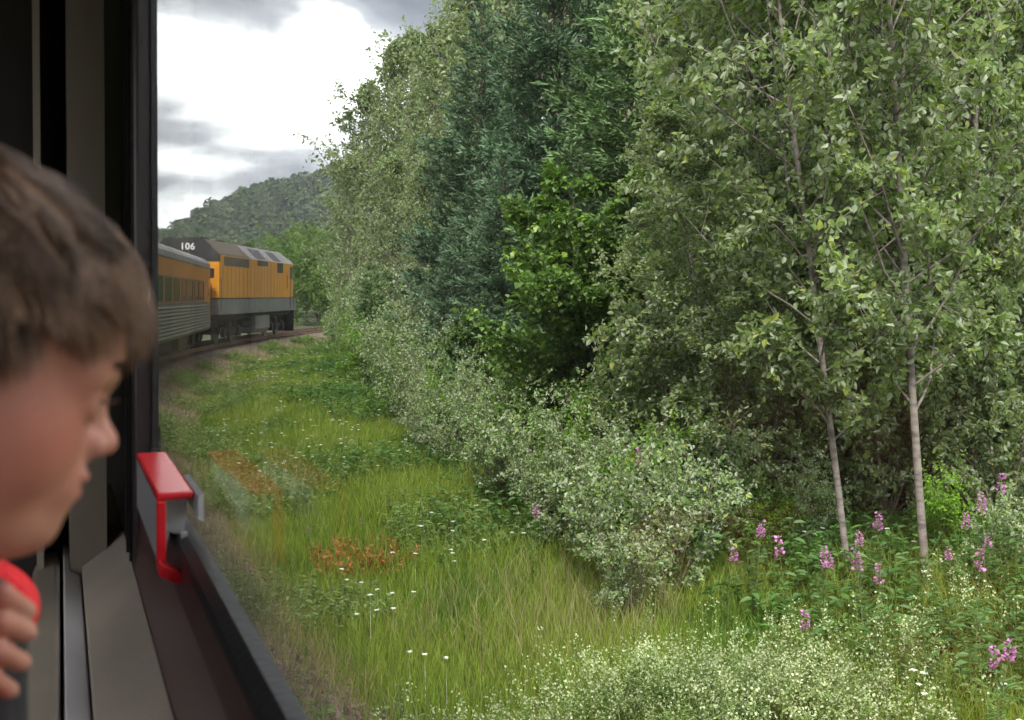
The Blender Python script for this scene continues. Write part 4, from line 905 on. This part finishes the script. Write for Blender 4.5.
def headsdf(p):
    q = p.copy(); q[..., 1] = np.abs(q[..., 1])
    d = skull(q)
    d = smin(d, ell(q, (.044, .030, -.034), (.030, .027, .034)), .022)         # cheeks
    d = smin(d, ell(q, (.068, 0, -.078), (.024, .024, .020)), .022)            # chin
    d = smin(d, cap(q, (.050, .012, -.084), (-.008, .052, -.050), .016, .016), .022)   # jaw line
    d = smin(d, cap(q, (.080, .012, .012), (.068, .046, .010), .010, .009), .018)      # brow
    d = smax(d, -ell(q, (.0965, .033, -.008), (.019, .019, .012)), .014)         # eye socket
    d = smin(d, ell(q, (.0705, .033, -.0085), (.0155, .0165, .0125)), .004)    # lids
    d = smax(d, -ell(q, (.0860, .0355, -.0082), (.010, .0145, .0056)), .0015)   # opening between the lids
    d = smin(d, cap(q, (.084, 0, .000), (.099, 0, -.023), .0065, .0080), .011) # nose
    d = smin(d, ell(q, (.1005, 0, -.0250), (.0085, .0088, .0078)), .007)
    d = smin(d, ell(q, (.0915, .0110, -.0285), (.0092, .0058, .0068)), .005)   # wings
    d = smax(d, -ell(q, (.0965, .0055, -.0350), (.005, .0032, .004)), .002)    # nostrils
    d = smin(d, ell(q, (.079, 0, -.052), (.016, .026, .021)), .012)            # mouth mound
    d = smin(d, ell(q, (.0915, 0, -.0465), (.0070, .019, .0048)), .004)        # upper lip
    d = smin(d, ell(q, (.0895, 0, -.0560), (.0075, .017, .0056)), .004)        # lower lip
    d = smax(d, -ell(q, (.1000, 0, -.0510), (.011, .021, .0014)), .002)        # line of the mouth
    d = smax(d, -cap(q, (.095, 0, -.037), (.0995, 0, -.043), .0020, .0026), .004)
    e = ell(q, (-.010, .0765, .004), (.018, .008, .030)); e = smin(e, ell(q, (-.004, .074, -.018), (.009, .006, .011)), .006)   # ears
    e = smax(e, -ell(q, (-.006, .084, .006), (.010, .008, .018)), .005); d = smin(d, e, .006)
    return d
# pose: head looks out of the window, chin lowered
PH = R(19)
HM = np.array(Matrix.Rotation(R(14), 3, 'Z') @ Matrix.Rotation(PH, 3, 'Y') @ Matrix.Rotation(R(-3), 3, 'X'))
def coach_pt(px, py, D):        # direction of a pixel written in the coach frame
    return np.array(RB.transposed() @ (at(px, py, D) - CAM))
NOSE = coach_pt(114, 446, .65)
HC = NOSE - HM @ np.array([.1085, 0, -.0252])
def tohead(p): return (p - HC.astype(np.float32)) @ HM.astype(np.float32)
NK = HC + HM @ np.array([-.028, 0, -.045])
CH = HC + np.array([-.080, .01, -.30])      # chest centre
SH = lambda s: CH + np.array([-.01, s * .135, .085])
ELr = CH + np.array([.03, -.175, -.13]); WRr = coach_pt(-95, 640, .665); ELl = coach_pt(-32, 616, .82); WRl = coach_pt(-230, 720, .78)
PALM = coach_pt(-52, 636, .662)
fingers = []
for (bx, by), (mx_, my_), (tx, ty), r0, r1 in [((-30, 596), (2, 585), (26, 601), .0075, .0068), ((-32, 622), (0, 612), (27, 622), .0078, .0068), ((-34, 648), (-4, 640), (21, 652), .0076, .0064), ((-38, 672), (-10, 668), (10, 680), .0068, .0058)]:
    fingers.append((coach_pt(bx, by + 10, .655), coach_pt(mx_, my_ + 10, .645), coach_pt(tx, ty + 10, .668), r0 * .93, r1 * .93))
thumb = (coach_pt(-70, 592, .66), coach_pt(-45, 570, .675), coach_pt(-22, 566, .69))
def handsdf(p):
    d = cap(p, WRr, PALM, .0185, .021); d = smin(d, ell(p, PALM, (.030, .014, .036)), .012)
    for a, b, c, r0, r1 in fingers:
        f = smin(cap(p, PALM * .4 + a * .6, b, r0 * 1.08, r0), cap(p, b, c, r0, r1), .002); d = smin(d, f, .0025)
    t = smin(cap(p, thumb[0], thumb[1], .011, .009), cap(p, thumb[1], thumb[2], .009, .0075), .003)
    d = smin(d, smin(cap(p, PALM, thumb[0], .017, .012), t, .006), .008)
    # the other hand, resting in front of the chest
    u = WRl; pl = u + np.array([.05, -.03, -.005]); d2 = smin(cap(p, u, pl, .017, .019), ell(p, pl, (.034, .026, .014)), .01)
    for k in range(4):
        a = pl + np.array([.018, .018 - k * .014, 0]); b = a + np.array([.030, .002, .004]); c = b + np.array([.018, 0, -.016]); d2 = smin(d2, smin(cap(p, a, b, .0078, .0072), cap(p, b, c, .0072, .006), .002), .002)
    d2 = smin(d2, cap(p, pl + np.array([0, .022, 0]), pl + np.array([.03, .040, -.004]), .009, .0075), .006)
    return np.minimum(d, d2)
def torso(p):
    d = ell(p, CH, (.088, .135, .15)); d = smin(d, ell(p, CH + np.array([-.01, 0, -.17]), (.085, .12, .14)), .06)
    d = smin(d, cap(p, SH(-1), SH(1), .050, .050), .05)
    return d
def arms(p):
    d = 1.0
    for s, el_, wr in ((-1, ELr, WRr), (1, ELl, WRl)):
        d = np.minimum(d, smin(cap(p, SH(s), el_, .044, .033), cap(p, el_, wr, .033, .022), .015))
    return d
def bodysdf(p):
    d = headsdf(tohead(p)); d = smin(d, cap(p, NK, CH + np.array([-.015, 0, .12]), .046, .052), .022)
    d = smin(d, smin(torso(p), arms(p), .03), .03)
    return smin(d, handsdf(p), .006)
def shirtsdf(p):
    d = smin(torso(p), arms(p), .035) - .011; d = smin(d, cap(p, NK * .25 + (CH + np.array([-.015, 0, .12])) * .75, CH + np.array([-.015, 0, .12]), .060, .062), .02)
    wav = .0025 * np.sin(p[..., 2] * 120 + 4 * np.sin(p[..., 1] * 30)) * np.sin(p[..., 0] * 60)
    d = d + wav
    inner = bodysdf(p) - .003
    d = np.maximum(d, -inner)
    for wr, el_ in ((WRr, ELr), (WRl, ELl)):
        ax = (wr - el_) / np.linalg.norm(wr - el_); d = np.maximum(d, np.where(np.linalg.norm(p - wr, axis=-1) < .09, (p - wr) @ ax.astype(np.float32) + .012, -1))
    nk = (NK - CH); nk = nk / np.linalg.norm(nk)
    return np.maximum(d, (p - (CH + np.array([0, 0, .165]))) @ nk.astype(np.float32))
def surfnet(f, lo, hi, h, B=8):
    """polygonise f=0 on a grid of step h, looking only at blocks near the surface"""
    lo = np.array(lo); nb = np.ceil((np.array(hi) - lo) / (h * B)).astype(int)
    gb = np.stack(np.meshgrid(*[np.arange(k) for k in nb], indexing='ij'), -1).reshape(-1, 3)
    c = (lo + (gb + .5) * B * h).astype(np.float32); near = np.abs(f(c)) < B * h * .87 * 1.5; gb = gb[near]
    o = np.stack(np.meshgrid(*[np.arange(B + 1)] * 3, indexing='ij'), -1)
    vid = {}; N3 = nb * B + 2
    keys, pos, Fq = [], [], []
    def key(ijk): return (ijk[..., 0] * N3[1] + ijk[..., 1]) * N3[2] + ijk[..., 2]
    edges = []
    for s in range(0, len(gb), 400):
        g = gb[s:s + 400]; idx = g[:, None, None, None] * B + o[None]
        d = f((lo + idx * h).astype(np.float32))
        acc = np.zeros(d[:, :-1, :-1, :-1].shape + (3,)); cnt = np.zeros(acc.shape[:-1])
        cells = idx[:, :-1, :-1, :-1]
        for ax in range(3):
            oth = [k for k in range(3) if k != ax]
            for u in (0, 1):
                for v in (0, 1):
                    a = [slice(None)] + [slice(0, B)] * 3; b = list(a)
                    a[1 + oth[0]] = slice(u, B + u); a[1 + oth[1]] = slice(v, B + v); b[1 + oth[0]] = a[1 + oth[0]]; b[1 + oth[1]] = a[1 + oth[1]]; b[1 + ax] = slice(1, B + 1)
                    d0, d1 = d[tuple(a)], d[tuple(b)]; x = (d0 < 0) != (d1 < 0); t = np.where(x, d0 / np.where(x, d0 - d1, 1), 0)
                    e = np.zeros(x.shape + (3,)); e[..., ax] = t; e[..., oth[0]] = u; e[..., oth[1]] = v
                    acc += e * x[..., None]; cnt += x
                    if u == 0 and v == 0: edges.append((key(cells[x]), ax, (d0 < 0)[x]))
        m = cnt > 0; keys.append(key(cells[m])); pos.append(lo + (cells[m] + acc[m] / cnt[m][:, None]) * h)
    keys = np.concatenate(keys); pos = np.concatenate(pos); order = np.argsort(keys); keys = keys[order]; pos = pos[order]
    st = [N3[1] * N3[2], N3[2], 1]
    for ax in range(3):
        K = np.concatenate([e[0] for e in edges if e[1] == ax]); sg = np.concatenate([e[2] for e in edges if e[1] == ax])
        u, v = st[(ax + 1) % 3], st[(ax + 2) % 3]
        q = np.stack([K, K - u, K - u - v, K - v], 1); i = np.searchsorted(keys, q); i = np.minimum(i, len(keys) - 1); ok = (keys[i] == q).all(1)
        i = i[ok]; s_ = sg[ok]; Fq.append(np.where(s_[:, None], i, i[:, ::-1]))
    return pos, np.concatenate(Fq)
def skin_mat():
    m, n, b, N, L = nodes('skin'); a = N('ShaderNodeVertexColor'); a.layer_name = 'tint'
    t = N('ShaderNodeTexCoord'); z = N('ShaderNodeTexNoise'); z.inputs['Scale'].default_value = 45; z.inputs['Detail'].default_value = 5; L(t.outputs['Object'], z.inputs[0])
    mr = N('ShaderNodeMapRange'); mr.inputs[3].default_value = .88; mr.inputs[4].default_value = 1.1; L(z.outputs[0], mr.inputs[0])
    v = N('ShaderNodeVectorMath'); v.operation = 'SCALE'; L(a.outputs[0], v.inputs[0]); L(mr.outputs[0], v.inputs['Scale']); L(v.outputs[0], b.inputs['Base Color'])
    b.inputs['Roughness'].default_value = .48; b.inputs['Specular IOR Level'].default_value = .35
    b.inputs['Subsurface Weight'].default_value = .25; b.inputs['Subsurface Radius'].default_value = (1, .35, .2); b.inputs['Subsurface Scale'].default_value = .006
    z2 = N('ShaderNodeTexNoise'); z2.inputs['Scale'].default_value = 900; L(t.outputs['Object'], z2.inputs[0]); bp = N('ShaderNodeBump'); bp.inputs['Strength'].default_value = .08; bp.inputs['Distance'].default_value = .001
    L(z2.outputs[0], bp.inputs['Height']); L(bp.outputs[0], b.inputs['Normal']); return m
def boy():
    O = (CH[0], CH[1], FLOOR + .42); r = interior_root('person', O)
    tag(r, 'boy with short brown hair and red shirt leaning to look out of the window', 'person')
    P1, F1 = surfnet(bodysdf, CH - [.28, .30, .34], HC + [.30, .26, .17], .0022)
    q = tohead(P1.astype(np.float32)); qa = q.copy(); qa[:, 1] = np.abs(qa[:, 1])
    base = np.array([.40, .175, .125]); col = np.tile(base, (len(P1), 1))
    def blend(wt, c):
        nonlocal col; col = col * (1 - wt[:, None]) + np.array(c) * wt[:, None]
    g = lambda c, s: np.exp(-(((qa - np.array(c)) / np.array(s)) ** 2).sum(1))
    blend(.55 * g((.06, .045, -.03), (.04, .03, .026)), (.44, .115, .085)); blend(.35 * g((.105, 0, -.03), (.014, .014, .014)), (.46, .17, .12))
    lip = np.clip(1.6 * g((.096, 0, -.0515), (.013, .020, .0085)), 0, 1); blend(lip * .85, (.36, .10, .09))
    blend(.35 * g((.085, .033, -.008), (.02, .02, .012)), (.34, .16, .12))
    for f_ in fingers:
        w_ = np.exp(-((P1 - (f_[2] + np.array([-.002, -.005, .002]))) ** 2).sum(1) / .0042 ** 2); blend(np.clip(w_ * .7, 0, 1), (.58, .36, .31))
        w_ = np.exp(-((P1 - f_[1]) ** 2).sum(1) / .008 ** 2); blend(w_ * .35, (.38, .12, .09))
    ik('body', [(P1, F1)], skin_mat(), r, O, True).data
    me = r.children[0].data; ca = me.color_attributes.new('tint', 'FLOAT_COLOR', 'POINT'); ca.data.foreach_set('color', np.concatenate([col, np.ones((len(col), 1))], 1).astype(np.float32).ravel())
    # red shirt
    P2, F2 = surfnet(shirtsdf, CH - [.26, .30, .34], CH + [.26, .28, .25], .005)
    sh = simple('red_jersey', (.62, .012, .018), .8, 0, .12, 30, bump=.3, bscale=700)
    ik('shirt', [(P2, F2)], sh, r, O, True)
    # eyes
    for s in (-1, 1):
        c = HC + HM @ np.array([.0708, s * .0335, -.0085]); u = np.linspace(0, np.pi, 13); v = np.linspace(0, 2 * np.pi, 25)[:-1]
        fw_ = HM @ np.array([1, 0, 0.]); a1 = HM @ np.array([0, 1, 0.]); a2 = HM @ np.array([0, 0, 1.])
        def cup(rad, u0, u1, k):
            uu = np.linspace(u0, u1, k); V = np.array([c + rad * (math.cos(x) * fw_ + math.sin(x) * (math.cos(y) * a1 + math.sin(y) * a2)) for x in uu for y in v])
            n = len(v); F = [(i * n + j, i * n + (j + 1) % n, (i + 1) * n + (j + 1) % n, (i + 1) * n + j) for i in range(k - 1) for j in range(n)]; return V, np.array(F)
        ey = ik('eye', [cup(.0122, .42, np.pi, 12)], simple('eye_white', (.30, .26, .24), .2), r, O, True)
        ik('iris', [cup(.0124, .001, .44, 5)], simple('iris', (.03, .018, .01), .08), ey, O, True)
    # hair
    n = 26000; u = rdir(n * 2); u = u[(u[:, 2] > -.75)][:n]
    lo_, hi_ = np.zeros(len(u)), np.full(len(u), .2)
    c0 = np.array([-.01, 0, .03])
    for _ in range(22):
        m = (lo_ + hi_) / 2; ins = skull((c0 + u * m[:, None]).astype(np.float32)) < 0; lo_ = np.where(ins, m, lo_); hi_ = np.where(ins, hi_, m)
    p = c0 + u * lo_[:, None]
    zt = np.interp(p[:, 0] + rng.normal(0, .003, len(p)), [-.12, -.05, -.012, .008, .020, .040, .062, .10], [-.085, -.072, -.016, -.014, .002, .030, .046, .054])
    p = p[p[:, 2] > zt]; n = len(p)
    def grad(x, e=.002):
        x = x.astype(np.float32); return nrm(np.stack([skull(x + np.array(v, np.float32) * e) - skull(x - np.array(v, np.float32) * e) for v in ((1, 0, 0), (0, 1, 0), (0, 0, 1))], -1))
    nn = grad(p)
    # clumps share a wandering direction
    nc = 300; ci = rng.integers(0, n, nc); cpos = p[ci]; dist = ((p[:, None] - cpos[None]) ** 2).sum(-1) if n * nc < 2e7 else None
    cl = dist.argmin(1); cdir = rng.normal(0, 1, (nc, 3)); cl_len = rng.uniform(.75, 1.2, nc); clift = rng.uniform(.1, 1.9, nc); cc = cpos[cl]
    crown = np.array([-.075, -.01, .095]); ln = (.034 + .008 * (p[:, 2] > .03)) * cl_len[cl] * rng.uniform(.8, 1.1, n)
    ln *= np.interp(p[:, 2], [-.09, -.04, .02, .06], [.35, .55, .85, 1.05])
    K = 9; H = np.zeros((n, K, 3)); H[:, 0] = p - nn * .002
    away = nrm(p - crown); fl = away * .6 + np.array([.75, 0, -.15]); fl = fl - (fl * nn).sum(1, keepdims=True) * nn
    d = nrm(nrm(fl) * 1.0 + nn * (.55 * clift[cl])[:, None] + cdir[cl] * .42 + rng.normal(0, .07, (n, 3)))
    x = H[:, 0].copy(); step = (ln / (K - 1))[:, None]; minlift = (.0015 + .010 * rng.random(n) * np.clip(clift[cl], .4, 1.2))
    for k in range(1, K):
        f = k / K; g_ = grad(x)
        fl = nrm(x - crown) * .4 + np.array([.45, 0, -1.3 * f - .25]) + cdir[cl] * .36
        d = nrm(d * 1.0 + fl * .38 + (cc + nrm(cc - c0) * .012 + (x - cc) * .75 - x) * 3.0)
        x = x + d * step
        sd_ = skull(x.astype(np.float32)); want = minlift * min(1, f * 3); push = np.clip(want - sd_, 0, None) - np.clip(sd_ - (.007 + .006 * clift[cl] * f), 0, None) * .8; x = x + grad(x) * push[:, None]
        H[:, k] = x
    W = H @ HM.T + HC
    rad = np.linspace(1, .35, K)[None] * rng.uniform(.00028, .00048, (n, 1))
    m, nn_, b, N, L = nodes('brown_hair'); g2 = N('ShaderNodeNewGeometry'); rr = N('ShaderNodeValToRGB'); L(g2.outputs['Random Per Island'], rr.inputs[0])
    rr.color_ramp.elements[0].color = (.07, .036, .021, 1); rr.color_ramp.elements[1].color = (.44, .265, .165, 1); x_ = rr.color_ramp.elements.new(.6); x_.color = (.135, .073, .042, 1)
    L(rr.outputs[0], b.inputs['Base Color']); b.inputs['Roughness'].default_value = .38; b.inputs['Specular IOR Level'].default_value = .5
    # thin scalp layer under the strands, so no skin shows between them
    V, F = tubes(W, rad, 3)
    ho = ik('hair', [(V, F)], m, r, O, True)
    tn = np.repeat(rng.uniform(.45, 1.7, nc)[cl] * rng.uniform(.8, 1.2, n), K * 3)[:, None] * np.ones((1, 3))
    ca = ho.data.color_attributes.new('tint', 'FLOAT_COLOR', 'POINT'); ca.data.foreach_set('color', np.concatenate([tn, np.ones((len(tn), 1))], 1).astype(np.float32).ravel())
    va = N('ShaderNodeVertexColor'); va.layer_name = 'tint'; vm = N('ShaderNodeVectorMath'); vm.operation = 'MULTIPLY'; L(rr.outputs[0], vm.inputs[0]); L(va.outputs[0], vm.inputs[1]); L(vm.outputs[0], b.inputs['Base Color'])
    m = m.copy(); m.name = 'brow_hair'; m.node_tree.nodes['Principled BSDF'].inputs['Base Color'].default_value = (.06, .035, .022, 1)
    for l_ in list(m.node_tree.links):
        if l_.to_socket.name == 'Base Color': m.node_tree.links.remove(l_)
    # eyebrows and lashes
    q0 = []; q1 = []
    for s in (-1, 1):
        t = rng.uniform(0, 1, 170); y = (.019 + .034 * t) * s; z = .0125 + .004 * np.sin(t * 2.6) + rng.normal(0, .0012, 170); a = np.stack([np.full(170, .12), y, z], 1)
        lo_ = np.full(170, .03); hi_ = np.full(170, .12)
        for _ in range(16):
            mm = (lo_ + hi_) / 2; a[:, 0] = mm; ins = headsdf(a.astype(np.float32)) < 0; lo_ = np.where(ins, mm, lo_); hi_ = np.where(ins, hi_, mm)
        e_ = a + np.stack([np.full(170, .0012), np.full(170, .006 * s), rng.uniform(-.001, .003, 170)], 1); q0.append(np.stack([a - [.0005, 0, 0], (a + e_) / 2 + [.0006, 0, 0], e_], 1))
        t = rng.uniform(-1, 1, 60); a = np.stack([.0845 - .004 * t ** 2, s * (.0335 + .012 * t), -.0045 - .002 * t ** 2], 1); e_ = a + np.stack([np.full(60, .0075), s * .004 * t, np.full(60, .0035)], 1)
        q1.append(np.stack([a, (a + e_) / 2 - [0, 0, .001], e_], 1))
    for nm, qq, rad_ in (('eyebrow', q0, .00013), ('eyelashes', q1, .00030)):
        for part_ in qq:
            A = part_ @ HM.T + HC; V, F = tubes(A, np.full(A.shape[:2], rad_) * [1, .9, .4], 3); ik(nm, [(V, F)], m, r, O, True)
boy()

# ---------------------------------------------------------------- the humid air between us and the hills
def haze():
    m = bpy.data.materials.new('humid_air'); m.use_nodes = True; n = m.node_tree; n.nodes.clear()
    v = n.nodes.new('ShaderNodeVolumePrincipled'); o = n.nodes.new('ShaderNodeOutputMaterial'); v.inputs['Color'].default_value = (.86, .92, 1, 1)
    v.inputs['Density'].default_value = .00024; n.links.new(v.outputs[0], o.inputs['Volume'])
    tag(mk('haze', [box(-2750, 2750, -2750, 2750, -12, 130)], m), kind='stuff', label='thin summer haze that pales the far hillside', cat='haze')
haze()
